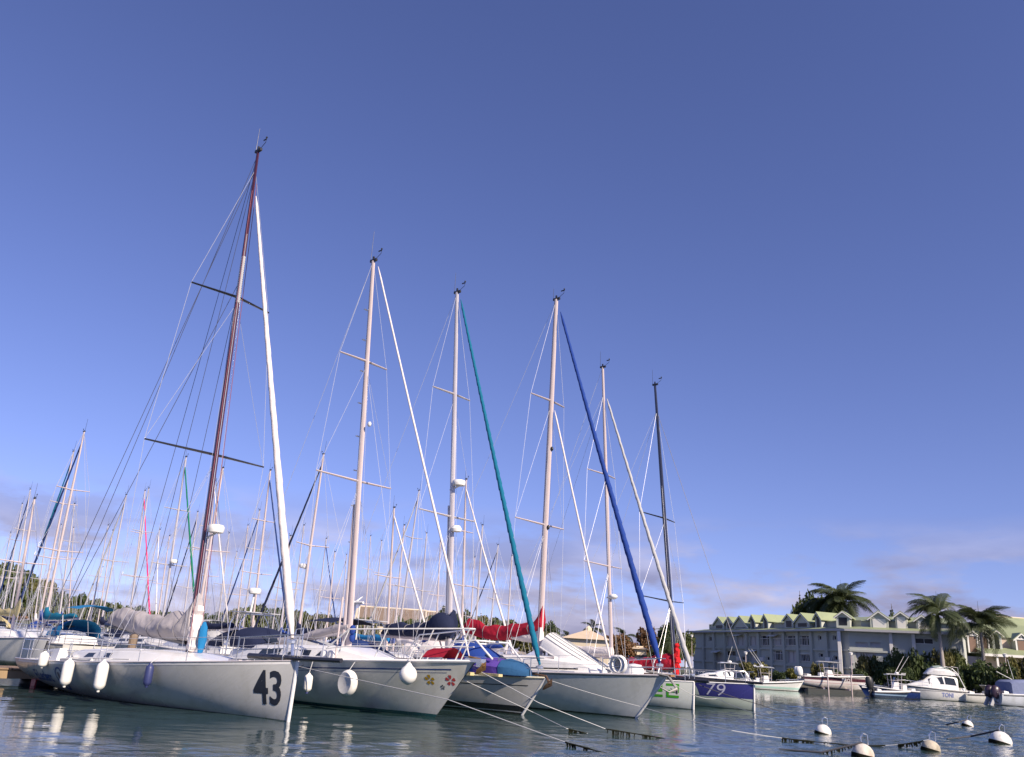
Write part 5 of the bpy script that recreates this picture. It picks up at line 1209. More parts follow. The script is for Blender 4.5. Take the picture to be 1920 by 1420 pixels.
# grey-black outboard boat lying between lift and navy boat
P = PZ(1640, 1307); bt, h = motorboat('skiff', Vector((P.x - .1, P.y - 3.4, 0)), R(2), 4.2, 1.8, .8, .6, hull_mat('skiff_dark', (.03, .05, .10), [(.3, .42, (.22, .32, .45))]), 'dark skiff with light blue stripe and tilted black outboard', sc_=.8, sz=1.0)
outboard(bt, -4.3, 0, .85, 1.5, BLACK); MB().box((-2.2, 0, .62), (.4, 1.4, .08)).build('thwart', WHITE, bt.root)
# flybridge cruiser
P = PZ(1752, 1313); bt, h = motorboat('flybridge_cruiser', P, R(174), 8.6, 3.1, 1.55, 1.15, hull_mat('cruiser_white', (.76, .75, .73), [(-1, .08, (.02, .04, .035)), (.95, 1.0, (.12, .12, .16))]), 'white flybridge cruiser with dark windscreen and blue lettering', ov=1.3, sc_=.80, sz=.98)
cab = trunk(bt, h, [(-7.2, 1.25, 1.35), (-5.6, 1.3, 1.45), (-3.9, 1.2, 1.4), (-2.7, 1.0, .62), (-.9, .5, .10)], WHITE, win=[(-6.95, -5.5, .36, .90), (-5.35, -3.4, .36, .90)])
MB().add([V(-3.84, -.95, 2.80), V(-3.84, .95, 2.80), V(-2.72, .85, 2.08), V(-2.72, -.85, 2.08)], [(0, 1, 2, 3)]).build('windscreen', GLASS, cab)
fl = MB().loft([[V(x, -w, 2.72 + dz), V(x, -w * 1.03, 2.72 + z * .6), V(x, -w * .8, 2.72 + z), V(x, w * .8, 2.72 + z), V(x, w * 1.03, 2.72 + z * .6), V(x, w, 2.72 + dz)] for x, w, z, dz in ((-7.4, 1.0, .25, 0), (-6.4, 1.15, .60, 0), (-5.2, 1.2, .85, 0), (-4.2, 1.05, .70, 0), (-3.4, .7, .15, .0))], 0, closed=True).build('flybridge', WHITE, bt.root, smooth=True)
MB().loft([[V(x, -w, 3.45), V(x, 0, 3.55 + z), V(x, w, 3.45)] for x, w, z in ((-6.3, 1.1, .0), (-5.3, 1.15, .22), (-4.4, .95, .1))], 0, closed=True).build('flybridge_cover', mat('cover_grey_green', (.26, .32, .30), .8), fl, smooth=True)
b = MB()
for sd in (1, -1): b.tube([V(-8.2, sd * 1.3, 1.1), V(-7.3, sd * 1.2, 2.9), V(-6.6, sd * 1.15, 3.5)], .06, 6); b.tube([V(-7.4, sd * 1.1, 2.75), V(-7.4, sd * 1.1, 3.6), V(-6.5, sd * 1.1, 3.7)], .025, 6)
b.build('side_strut', WHITE, bt.root, smooth=True)
rails(bt, h, (-3.6, -2.4, -1.0, .5), .5)
uv, fs = text_tris('TONI', .62, .02, 1.0); decal(h, [(-u, v) for u, v in uv], fs, -5.6, .42, .02, sd=1).build('lettering', mat('lettering_pale_blue', (.25, .29, .55), .4), bt.root)
# runabout behind the cruiser
bt, h = motorboat('runabout', Vector((54.6, 95.3, 0)), R(-8), 6.0, 2.3, 1.2, .9, HW, 'small white runabout with raked windscreen beyond the flybridge cruiser')
trunk(bt, h, [(-3.6, .9, .3), (-2.6, .85, .42), (-1.2, .5, .15)], WHITE)
MB().add([V(-3.3, -.95, 1.25), V(-3.3, .95, 1.25), V(-3.8, .8, 1.85), V(-3.8, -.8, 1.85)], [(0, 1, 2, 3)]).build('windscreen', GLASS, bt.root); tube1('windscreen_frame', [(-2.9, -1.0, 1.2), (-3.8, -.8, 1.87), (-3.8, .8, 1.87), (-2.9, 1.0, 1.2)], .03, WHITE, bt.root); rails(bt, h, (-2, -1, .2), .4)
# boat with blue enclosure, right edge
P = PZ(1938, 1327); bt, h = motorboat('enclosed_boat', P, R(4), 8.4, 3.0, 1.5, 1.15, HBLU, 'pale blue boat with blue canvas enclosure and two raised outboards at the right edge')
MB().loft([[V(x, -w, 1.15), V(x, -w * .98, 1.15 + z * .85), V(x, -w * .8, 1.15 + z), V(x, w * .8, 1.15 + z), V(x, w * .98, 1.15 + z * .85), V(x, w, 1.15)] for x, w, z in ((-7.2, 1.35, 1.2), (-6.8, 1.4, 1.4), (-4, 1.4, 1.55), (-2.6, 1.1, 1.2))], 0, closed=True).build('canvas_enclosure', cloth('slate_blue', (.17, .20, .32)), bt.root, smooth=True)
MB().box((-5.6, -1.43, 1.8), (.06, .03, 1.2)).build('canvas_seam', C_NAVY, bt.root)
for y in (-.6, .35): outboard(bt, -8.75, y, .72, 1.5, mat('outboard_dark', (.035, .02, .035), .35), R(28))
b = MB(); b.tube([(-7.0, -1.2, 2.6), (-8.6, -1.2, 3.3)], .03, 6); b.tube([(-6.0, 0, 2.7), (-6.4, 0, 4.6)], .02, 5); b.build('antenna', WHITE, bt.root); tube1('boarding_ladder', [(-8.35, -1.1, .3), (-8.55, -1.1, 1.3), (-8.55, -.7, 1.3), (-8.35, -.7, .3)], .03, STEEL, bt.root)

# ================================================================== buildings
WALL = mat('render_lilac_grey', (.45, .47, .43), .85, 0, .07, .6, .1, 30, dirt=((.30, .31, .29), .7, .55))
TRIM = mat('trim_white', (.72, .70, .68), .7, 0, .06, 1)
GROOF = mat('green_metal_roof', (.28, .32, .18), .55, 0, .12, .5, dirt=((.18, .22, .14), .5, .7))
PINK = mat('render_pinkish', (.58, .46, .38), .85, 0, .1, .8)
TILE = mat('brown_shingle', (.20, .15, .115), .9, 0, .3, 1.5, .5, 10)
CREAMW = mat('cream_wall', (.62, .53, .40), .85, 0, .08, 1)
PANE = mat('building_glass', (.02, .022, .03), .25, 0, .3, 1, spec=.25)
SHUT = mat('shutter_panel', (.52, .50, .50), .7, 0, .08, 3, stretch=(1, 1, 12))
class Fac:
    def __init__(s, a, b): s.a = Vector((a[0], a[1], 0)); s.b = Vector((b[0], b[1], 0)); s.d = (s.b - s.a).normalized(); s.L = (s.b - s.a).length; s.n = Vector((s.d.y, -s.d.x, 0))
    def p(s, u, z, o=0.0): return s.a + s.d * u + s.n * o + Vector((0, 0, z))
    def on(s, px, py, o=0.0):
        q = ray(px, py); a = s.a + s.n * o; k = a.dot(s.n) / q.dot(s.n); X = q * k
        return (X - a).dot(s.d), EYE + X.z
def wall_holes(f, u0, u1, z0, z1, holes, depth=.3):
    us = sorted({u0, u1, *[h[0] for h in holes], *[h[1] for h in holes]}); zs = sorted({z0, z1, *[h[2] for h in holes], *[h[3] for h in holes]})
    us = [u for u in us if u0 <= u <= u1]; zs = [z for z in zs if z0 <= z <= z1]; b = MB()
    for i in range(len(us) - 1):
        for j in range(len(zs) - 1):
            cu, cz = (us[i] + us[i + 1]) / 2, (zs[j] + zs[j + 1]) / 2
            if any(h[0] < cu < h[1] and h[2] < cz < h[3] for h in holes): continue
            b.add([f.p(us[i], zs[j]), f.p(us[i + 1], zs[j]), f.p(us[i + 1], zs[j + 1]), f.p(us[i], zs[j + 1])], [(0, 1, 2, 3)])
    for a, c, d, e_ in holes:
        for (p0, q0), (p1, q1) in (((a, d), (c, d)), ((c, d), (c, e_)), ((c, e_), (a, e_)), ((a, e_), (a, d))):
            b.add([f.p(p0, q0), f.p(p1, q1), f.p(p1, q1, -depth), f.p(p0, q0, -depth)], [(0, 1, 2, 3)])
    return b
def fbox(f, u0, u1, z0, z1, o0, o1):
    return MB().prism([f.p(u0, z0, o0), f.p(u1, z0, o0), f.p(u1, z0, o1), f.p(u0, z0, o1)], (0, 0, z1 - z0))
def window(f, rt, u0, u1, z0, z1, rail=False, shutter=False, depth=.3):
    b = MB(); t = .07
    for a in (fbox(f, u0, u0 + t, z0, z1, -depth + .05, -depth + .13), fbox(f, u1 - t, u1, z0, z1, -depth + .05, -depth + .13), fbox(f, u0 + t, u1 - t, z1 - t, z1, -depth + .05, -depth + .13), fbox(f, u0 + t, u1 - t, z0, z0 + t, -depth + .05, -depth + .13)):
        b.add(a.v, a.f)
    if u1 - u0 > 1.1: a = fbox(f, (u0 + u1) / 2 - t / 2, (u0 + u1) / 2 + t / 2, z0 + t, z1 - t, -depth + .05, -depth + .12); b.add(a.v, a.f)
    w = b.build('window', SHUT if shutter else TRIM, rt); w['kind'] = 'thing'; del w['kind']
    fbox(f, u0, u1, z0, z1, -depth - .02, -depth + .03).build('pane', SHUT if shutter else PANE, w)
    if rail:
        b = MB(); zr = z0 + 1.0; a = fbox(f, u0 - .1, u1 + .1, zr, zr + .07, .06, .14); b.add(a.v, a.f)
        a = fbox(f, u0 - .1, u1 + .1, z0 + .02, z0 + .08, .06, .14); b.add(a.v, a.f)
        n = max(4, int((u1 - u0) / .3))
        for i in range(n + 1):
            u = u0 - .05 + (u1 - u0 + .1) * i / n; a = fbox(f, u - .02, u + .02, z0 + .08, zr, .08, .12); b.add(a.v, a.f)
        b.build('balcony_rail', TRIM, w)
def dormer(rt, f, u, w, zb, zw, zr, o, back=6.0, kind='win', roofm=None, over=.3):
    """gabled dormer whose front stands o in front (negative: behind) of the facade"""
    hw = w / 2; b = MB()
    b.prism([f.p(u - hw, zb, o), f.p(u + hw, zb, o), f.p(u + hw, zw, o), f.p(u, zr, o), f.p(u - hw, zw, o)], -f.n * back)
    d = b.build('dormer', WALL, rt)
    sl = (zr - zw) / hw
    for sd in (-1, 1):
        p0, p1 = f.p(u + sd * (hw + over), zw - sl * over + .04, o + over), f.p(u, zr + .04, o + over)
        nn = Vector((0, 0, .12)); q = MB(); q.add([p0, p1, p1 + nn, p0 + nn] + [x - f.n * (back + over) for x in (p0, p1, p1 + nn, p0 + nn)], [(0, 1, 2, 3), (7, 6, 5, 4), (0, 4, 5, 1), (1, 5, 6, 2), (2, 6, 7, 3), (3, 7, 4, 0)])
        q.build('dormer_roof', roofm or GROOF, d)
        tq = MB().add([p0 + f.n * .02, p1 + f.n * .02, p1 + f.n * .02 - nn * 1.4, p0 + f.n * .02 - nn * 1.4], [(0, 1, 2, 3)]); tq.build('verge_board', TRIM, d)
    if kind == 'win': fbox(f, u - hw * .6, u + hw * .6, zb + .35, zw - .1, o, o + .03).build('dormer_window', PANE, d)
    elif kind == 'shut': fbox(f, u - hw * .72, u + hw * .72, zb + .05, zw - .1, o, o + .05).build('dormer_shutter', TRIM, d)
    elif kind == 'tall': fbox(f, u - hw * .45, u + hw * .45, zb + .25, zr - .55, o, o + .04).build('dormer_window', PANE, d)
    elif kind == 'truss':
        fbox(f, u - hw * .62, u + hw * .62, zb + .1, zw - .25, o, o + .04).build('dormer_window', mat('recess_brown', (.20, .13, .10), .9), d)
        b = MB()
        for a in (fbox(f, u - hw, u - hw + .16, zb, zw, o, o + .12), fbox(f, u + hw - .16, u + hw, zb, zw, o, o + .12), fbox(f, u - hw, u + hw, zw - .12, zw + .04, o, o + .14), fbox(f, u - .07, u + .07, zw, zr - .2, o, o + .12)): b.add(a.v, a.f)
        b.build('gable_trim', TRIM, d)
    return d
z6 = lambda X, Y: (1280 + X / 5.07, 1060 + Y / 5.07)
z7 = lambda X, Y: (1560 + X / 5.07, 1060 + Y / 5.07)
def residence():
    rt = empty('apartment_building', (46.2, 112, .75)); tag(rt, 'long grey apartment building with green dormered roof behind the quay', 'building'); rt.location = (0, 0, 0)
    f1 = Fac((34.5, 150), (46.2, 112)); f2 = Fac((46.2, 112), (57.6, 105.4)); ZE = 7.55
    wins = []
    for x0, y0, x1, y1, rl, sh in ((250, 680, 275, 722, 0, 0), (748, 668, 838, 765, 1, 0), (868, 668, 962, 765, 1, 1), (990, 668, 1088, 765, 1, 0), (1122, 668, 1218, 765, 1, 0), (1288, 668, 1316, 712, 0, 0), (1428, 668, 1456, 712, 0, 0), (420, 675, 500, 765, 0, 1), (515, 675, 600, 765, 0, 1), (640, 675, 715, 765, 0, 1),
        (310, 835, 390, 925, 0, 1), (415, 815, 503, 862, 0, 0), (640, 820, 720, 915, 0, 1), (872, 815, 970, 905, 1, 0), (1000, 820, 1085, 925, 0, 1), (1118, 850, 1226, 915, 1, 0), (795, 870, 825, 905, 0, 0), (1296, 838, 1332, 875, 0, 0), (1436, 862, 1470, 905, 0, 0), (560, 868, 590, 905, 0, 0)):
        a = f1.on(*z6(x0, y1)); c = f1.on(*z6(x1, y0)); wins.append((a[0], c[0], a[1], c[1], rl, sh))
    wins = [(a, b_, c, d, r_, s_) for a, b_, c, d, r_, s_ in wins if 0 < a < b_ < f1.L and c < d < ZE - .2]
    wall_holes(f1, 0, f1.L, .7, ZE, [w[:4] for w in wins]).build('wall', WALL, rt)
    for w in wins: window(f1, rt, *w[:4], rail=bool(w[4]), shutter=bool(w[5]))
    wins = []
    for x0, y0, x1, y1, rl, sh in ((10, 668, 45, 712, 0, 0), (115, 820, 200, 930, 1, 0), (225, 735, 340, 775, 0, 1), (365, 735, 460, 775, 0, 1), (790, 698, 960, 745, 0, 0), (10, 868, 50, 905, 0, 0), (230, 830, 420, 930, 0, 1)):
        a = f2.on(*z7(x0, y1)); c = f2.on(*z7(x1, y0)); wins.append((max(a[0], .3), c[0], a[1], c[1], rl, sh))
    wins = [w for w in wins if 0 < w[0] < w[1] < f2.L and w[2] < w[3] < ZE - .2]
    wall_holes(f2, 0, f2.L, .7, ZE, [w[:4] for w in wins]).build('wall', WALL, rt)
    for w in wins: window(f2, rt, *w[:4], rail=bool(w[4]), shutter=bool(w[5]))
    for x in (205, 305, 405, 615, 730, 850, 970, 1100, 1230, 1375, 1500):
        u = f1.on(*z6(x, 700))[0]; fbox(f1, u - .28, u + .28, .7, ZE - .05, 0, .32).build('pilaster', WALL, rt)
    for x in (70, 560, 775):
        u = f2.on(*z7(x, 700))[0]; fbox(f2, u - .2, u + .2, .7, ZE - .05, 0, .3).build('pilaster', TRIM, rt)
    for z in (2.95, 5.15): fbox(f1, .1, f1.L, z - .12, z + .12, 0, .2).build('floor_band', WALL, rt); fbox(f2, .0, f2.L, z - .12, z + .12, 0, .2).build('floor_band', WALL, rt)
    # awnings and air units
    for x, y in ((870, 660), (540, 655), (330, 815), (680, 805)):
        u, z = f1.on(*z6(x, y)); MB().prism([f1.p(u - 1.0, z, 0), f1.p(u + 1.0, z, 0), f1.p(u + 1.0, z - .3, .8), f1.p(u - 1.0, z - .3, .8)], (0, 0, .05)).build('awning', TRIM, rt)
    for x, y in ((545, 890), (765, 895), (1400, 900)):
        u, z = f1.on(*z6(x, y)); fbox(f1, u - .45, u + .45, z - .3, z + .3, .02, .42).build('air_conditioner', TRIM, rt)
    # end walls and back
    D = 14; b = MB(); a0, a1, a2 = f1.p(0, .7), f1.p(f1.L, .7), f2.p(f2.L, .7); b0, b2 = f1.p(0, .7, -D), f2.p(f2.L, .7, -D); b1 = Vector((62, 124, .7))
    for p, q in ((b0, a0), (a2, b2)): b.add([p, q, q + V(0, 0, ZE - .7), p + V(0, 0, ZE - .7)], [(0, 1, 2, 3)])
    b.build('end_wall', WALL, rt)
    # lower roof skirt with fascia, mansard storey, upper roof
    o_, i1 = .9, 2.4; z1 = ZE + .75; z2 = 10.1
    mit = lambda o: (lambda A: A)(None)
    def corner(o):   # intersection of the two offset facade lines
        p, q = f1.p(0, 0, o), f2.p(0, 0, o); den = f1.d.x * f2.d.y - f1.d.y * f2.d.x
        t = ((q.x - p.x) * f2.d.y - (q.y - p.y) * f2.d.x) / den; return p + f1.d * t
    def ringpts(o, z, e0=0): c = corner(o); return [f1.p(-e0, z, o), c + V(0, 0, z), f2.p(f2.L + e0, z, o)]
    r0, r1 = ringpts(o_, ZE, .9), ringpts(-i1, z1, .2)
    for i in range(2):
        MB().add([r0[i] + V(0, 0, .12), r0[i + 1] + V(0, 0, .12), r1[i + 1], r1[i]], [(0, 1, 2, 3)]).build('roof_skirt', GROOF, rt)
        MB().prism([r0[i], r0[i + 1], r0[i + 1] + V(0, 0, .28), r0[i] + V(0, 0, .28)], (f1 if i == 0 else f2).n * .08).build('fascia', mat('fascia_grey', (.42, .42, .44), .7), rt)
        w = ringpts(0, ZE - .02)
        MB().add([r0[i], r0[i + 1], w[i + 1], w[i]], [(0, 1, 2, 3)]).build('soffit', TRIM, rt)
    u_, v_, t_ = ringpts(-i1 - .8, z1 - .05), ringpts(-i1 - .8, z1 + .9), ringpts(-i1 - 6.0, z2)
    bk = ringpts(-D, z1)
    for i in range(2):
        MB().add([u_[i], u_[i + 1], v_[i + 1], v_[i]], [(0, 1, 2, 3)]).build('attic_wall', WALL, rt)
        e_ = (f1 if i == 0 else f2).n * .3 - V(0, 0, .1)
        MB().add([v_[i] + e_, v_[i + 1] + e_, t_[i + 1], t_[i]], [(0, 1, 2, 3)]).build('roof', GROOF, rt)
        MB().add([t_[i], t_[i + 1], bk[i + 1], bk[i]], [(0, 1, 2, 3)]).build('roof', GROOF, rt)
    oo = -i1 + .15
    for x, y, w, kd in ((345, 497, 100, 'win'), (445, 497, 75, 'win'), (548, 488, 150, 'win'), (665, 478, 50, 'tall'), (785, 472, 50, 'tall'), (1005, 472, 85, 'win'), (1132, 462, 140, 'win'), (1283, 452, 60, 'tall')):
        u, zr = f1.on(*z6(x, y), oo); u2 = f1.on(*z6(x + w / 2, y), oo)[0]; ww = 2 * abs(u2 - u)
        slope = .72 if kd != 'tall' else 1.1
        dormer(rt, f1, u, ww, z1 - .25, max(z1 + .3, zr - ww / 2 * slope), zr, oo, 5.2, kd)
    u, zr = f1.on(*z6(1470, 462), oo)
    for x, y, w, kd in ((98, 442, 130, 'win'), (440, 442, 172, 'shut'), (650, 447, 110, 'shut'), (850, 480, 110, 'shut')):
        u, zr = f2.on(*z7(x, y), oo); u2 = f2.on(*z7(x + w / 2, y), oo)[0]; ww = 2 * abs(u2 - u)
        dormer(rt, f2, u, ww, z1 - .25, max(z1 + .4, zr - ww / 2 * .75), zr, oo, 5.2, kd)
residence()
def annex():
    rt = empty('gabled_villa_row', (0, 0, 0)); tag(rt, 'pinkish row of gabled villas with green roofs behind the right palms', 'building')
    f = Fac((66, 116), (112, 108)); ZE = 5.9
    def U(X, Y, o=0): return f.on(*z7(X, Y), o)
    wall_holes(f, 0, f.L, .7, ZE, []).build('wall', PINK, rt)
    MB().add([f.p(-.5, ZE, 1.8), f.p(f.L, ZE, 1.8), f.p(f.L, ZE + 1.0, -2), f.p(-.5, ZE + 1.0, -2)], [(0, 1, 2, 3)]).build('veranda_roof', GROOF, rt)
    fbox(f, -.5, f.L, ZE - .3, ZE + .02, 1.8, 1.9).build('fascia', TRIM, rt)
    for i in range(8): fbox(f, 1 + i * 5.0, 1.22 + i * 5.0, .75, ZE - .3, 1.5, 1.72).build('post', TRIM, rt)
    for i in range(7): fbox(f, 2.4 + i * 5.0, 4.6 + i * 5.0, 2.6, 4.9, .0, .06).build('window', PANE, rt)
    fbox(f, -.2, f.L, ZE + .5, ZE + 2.5, -2.6, -2.5).build('upper_wall', PINK, rt)
    MB().add([f.p(-.5, ZE + 2.4, -2.2), f.p(f.L, ZE + 2.4, -2.2), f.p(f.L, ZE + 4.4, -7), f.p(-.5, ZE + 4.4, -7)], [(0, 1, 2, 3)]).build('roof', GROOF, rt)
    MB().add([f.p(-.5, ZE + 4.4, -7), f.p(f.L, ZE + 4.4, -7), f.p(f.L, ZE, -14), f.p(-.5, ZE, -14)], [(0, 1, 2, 3)]).build('roof', GROOF, rt)
    for X, Y, w, kd in ((1110, 640, 150, 'truss'), (1325, 622, 100, 'truss'), (1432, 627, 95, 'truss'), (1556, 622, 90, 'tall'), (1790, 652, 120, 'truss'), (1950, 652, 120, 'truss')):
        u, zr = U(X, Y, -1.2); ww = 2 * abs(U(X + w / 2, Y, -1.2)[0] - u)
        d = dormer(rt, f, u, ww, ZE + .1, max(ZE + .8, zr - ww * .42), zr, -1.2, 5.0, kd)
annex()
def house(name, label, c, L, W, zw, zr, rz, wm, rm, hip=0.0, cat='house', wins=True):
    rt = empty(name, (c[0], c[1], .75), rz); tag(rt, label, cat)
    MB().box((0, 0, zw / 2), (L, W, zw)).build('wall', wm, rt)
    o = .5; a = [V(-L / 2 - o, -W / 2 - o, zw), V(L / 2 + o, -W / 2 - o, zw), V(L / 2 + o, W / 2 + o, zw), V(-L / 2 - o, W / 2 + o, zw)]; r_ = [V(-L / 2 - o + hip, 0, zr), V(L / 2 + o - hip, 0, zr)]
    MB().add(a + r_, [(0, 1, 5, 4), (2, 3, 4, 5), (1, 2, 5), (3, 0, 4), (0, 3, 2, 1)]).build('roof', rm, rt)
    rg = MB().tube([r_[0], r_[1]] if (r_[1] - r_[0]).length > .1 else [r_[0] - V(.1, 0, 0), r_[1] + V(.1, 0, 0)], .16, 6); rg.build('ridge_cap', CREAMW, rt)
    if hip < .5:
        for x in (-1, 1):
            for y in (-1, 1): tube1('verge_board', [V(x * (L / 2 + o + .05), y * (W / 2 + o), zw), V(x * (L / 2 + o + .05), 0, zr)], .15, CREAMW, rt, 5)
    if wins:
        n = max(2, int(L / 3))
        for i in range(n):
            x = -L / 2 + (i + .5) * L / n; MB().box((x, -W / 2 - .02, zw * .55), (1.2, .06, 1.2)).build('window', PANE, rt)
    return rt
p = PY(735, 1160, 138); house('brown_roofed_hall', 'long hall with brown shingled roof above the navy sail cover', (p.x, 138), 9.6, 8, 4.6, PY(735, 1141, 138).z - .75, R(6), CREAMW, TILE)
p = PY(684, 1160, 146); house('brown_roofed_hall', 'smaller brown gabled roof at the left end of the long hall', (p.x + .6, 146), 3.0, 7, 4.6, PY(684, 1143, 146).z - .75, R(6), CREAMW, TILE)
p = PY(806, 1160, 146); house('brown_roofed_hall', 'smaller brown gabled roof at the right end of the long hall', (p.x, 147), 6.0, 7, 4.2, PY(806, 1147, 147).z - .75, R(6), CREAMW, TILE)
CRROOF = mat('cream_tile_roof', (.58, .46, .33), .8, 0, .12, 1.2, .3, 9)
p = PY(1103, 1190, 126); rt = house('pavilion', 'cream pavilion with pyramid roof behind the upturned dinghy', (p.x, 126), 6.2, 6.2, 4.0, PY(1100, 1180, 126).z - .75, R(-12), CREAMW, CRROOF, hip=3.6)
MB().lathe([(.5, -.25), (.5, .15), (.1, .5)], (0, 0, PY(1100, 1180, 126).z - .75), 8).build('roof_lantern', CREAMW, rt)
p = PY(1072, 1200, 128); house('low_house', 'low cream house beside the pavilion', (p.x, 131), 6, 5, 3.2, 4.2, R(4), CREAMW, CRROOF, hip=1.0)
p = PY(1200, 1222, 128); house('small_kiosk', 'small cream flat kiosk between trees near the black mast', (p.x, 130), 2.2, 2.5, 3.2, 3.5, R(0), CREAMW, CRROOF, hip=.8)
p = PY(1900, 1180, 165); house('hillside_house', 'large green roofed house behind the right palm', (p.x + 4, 168), 22, 16, 9.0, PY(1890, 1158, 168).z - .75, R(8), PINK, GROOF, hip=4)
p = PY(1133, 1225, 122)

def lamp_post(px, py, Y, label):
    g = PY(px, py, Y); hh = g.z - .75; rt = empty('lamp_post', (g.x, Y, .75)); tag(rt, label, 'lamp post', 'white lamp posts on the quay')
    MB().lathe([(.12, 0), (.12, .15), (.06, .2), (.045, hh - .25)], (0, 0, 0), 8).build('pole', ALUW, rt, smooth=True)
    MB().lathe([(.06, -.3), (.16, -.25), (.24, -.05), (.24, .02), (.30, .05), (.10, .14)], (0, 0, hh), 12).build('lantern', WHITE, rt, smooth=True)
lamp_post(1398, 1224, 116, 'white lamp post in front of the grey building beside the round bush')
lamp_post(1595, 1225, 104, 'white lamp post behind the lifted boat')
lamp_post(1297, 1192, 140, 'white lamp post at the left corner of the grey building')
lamp_post(1884, 1228, 99, 'lamp post beyond the dark bush near the right edge')

# ================================================================== trees
def leaves(n, clumps, size, g):
    """n leaf-sized quads scattered through the volumes of clumps (c, r)"""
    vs = np.zeros((n, 4, 3)); rg = np.random.RandomState(g)
    w = np.array([c[1][0] * c[1][1] * c[1][2] for c in clumps]) ** .8; idx = rg.choice(len(clumps), n, p=w / w.sum())
    C = np.array([c[0] for c in clumps])[idx]; Q = np.array([c[1] for c in clumps])[idx]
    d = rg.normal(size=(n, 3)); d /= np.linalg.norm(d, axis=1)[:, None]; rad = rg.uniform(.25, 1, n) ** .45
    P = C + d * Q * rad[:, None] * (1 + rg.normal(0, .06, n))[:, None]
    nrm = d * .6 + rg.normal(size=(n, 3)) * .7; nrm[:, 2] += .3; nrm /= np.linalg.norm(nrm, axis=1)[:, None]
    u = np.cross(nrm, rg.normal(size=(n, 3))); u /= np.linalg.norm(u, axis=1)[:, None]; v = np.cross(nrm, u)
    s_ = size * rg.uniform(.6, 1.35, n)[:, None]
    vs[:, 0] = P - u * s_ * .55; vs[:, 1] = P - v * s_ * .32 + nrm * s_ * .08; vs[:, 2] = P + u * s_ * .55; vs[:, 3] = P + v * s_ * .32 + nrm * s_ * .08
    return vs.reshape(-1, 3)
def leaf_mesh(name, n, clumps, size, seed, mm):
    v = leaves(n, clumps, size, seed); me = bpy.data.meshes.new(name); f = np.arange(n * 4).reshape(-1, 4)
    me.from_pydata(v.tolist(), [], f.tolist()); me.materials.append(mm); return me
L_DARK = leafmat('foliage_dark', (.052, .076, .027)); L_MID = leafmat('foliage_mid', (.090, .110, .036)); L_OLIVE = leafmat('foliage_olive', (.13, .125, .045))
L_RUST = leafmat('foliage_rusty', (.14, .075, .035)); L_PALM = leafmat('palm_green', (.055, .072, .030)); L_YEL = leafmat('foliage_yellowish', (.13, .13, .03))
BARK = mat('bark', (.13, .10, .075), .9, 0, .3, 4, .5, 20); PTRUNK = mat('palm_trunk', (.30, .27, .25), .85, 0, .15, 3, .4, 25, stretch=(1, 1, 4))
PROTO = []
for k, mm in enumerate((L_DARK, L_MID, L_OLIVE, L_MID, L_RUST, L_YEL)):
    g = random.Random(40 + k); cl = []
    for i in range(9):
        a = g.uniform(0, 6.3); q = g.uniform(.1, .62); cl.append(((q * math.cos(a), q * math.sin(a), g.uniform(.50, .88)), (g.uniform(.2, .36),) * 2 + (g.uniform(.12, .24),)))
    cl.append(((0, 0, .68), (.42, .42, .26)))
    crown = leaf_mesh('crown', 3000, cl, .095, 50 + k, mm)
    b = MB(); b.tube([(0, 0, 0), (.02, .01, .22), (0, .02, .45)], [.045, .035, .026], 7)
    for i in range(6):
        c = cl[i][0]; b.tube([(0.01, .01, .25 + .03 * i), (c[0] * .5, c[1] * .5, .25 + .5 * (c[2] - .25)), c], [.022, .014, .006], 5)
    PROTO.append((crown, b.mesh('trunk', BARK, True)))
def tree(px, ytop, wpx, Y, kind, label, zb=.75, group='trees along the shore', name='leafy_tree', seed=0):
    t = PY(px, ytop, Y); hh = max(t.z - zb, 1.5); w = wpx / FPX * Y * 1.03
    rt = empty(name, (t.x, Y, zb), rnd.uniform(0, 6.2)); tag(rt, label, 'tree', group)
    cr_, tk = PROTO[kind]; s_ = (w / 1.7, w / 1.7 * rnd.uniform(.85, 1.1), hh / .98)
    put('trunk', tk, rt, scale=s_); put('crown', cr_, rt, scale=s_)
def _unused(x, y): return .76 + 15 * math.exp(-((x + 130) / 62) ** 2 - ((y - 215) / 60) ** 2) * (1 + .12 * math.sin(x * .21 + y * .13)) if y > 124 else .75
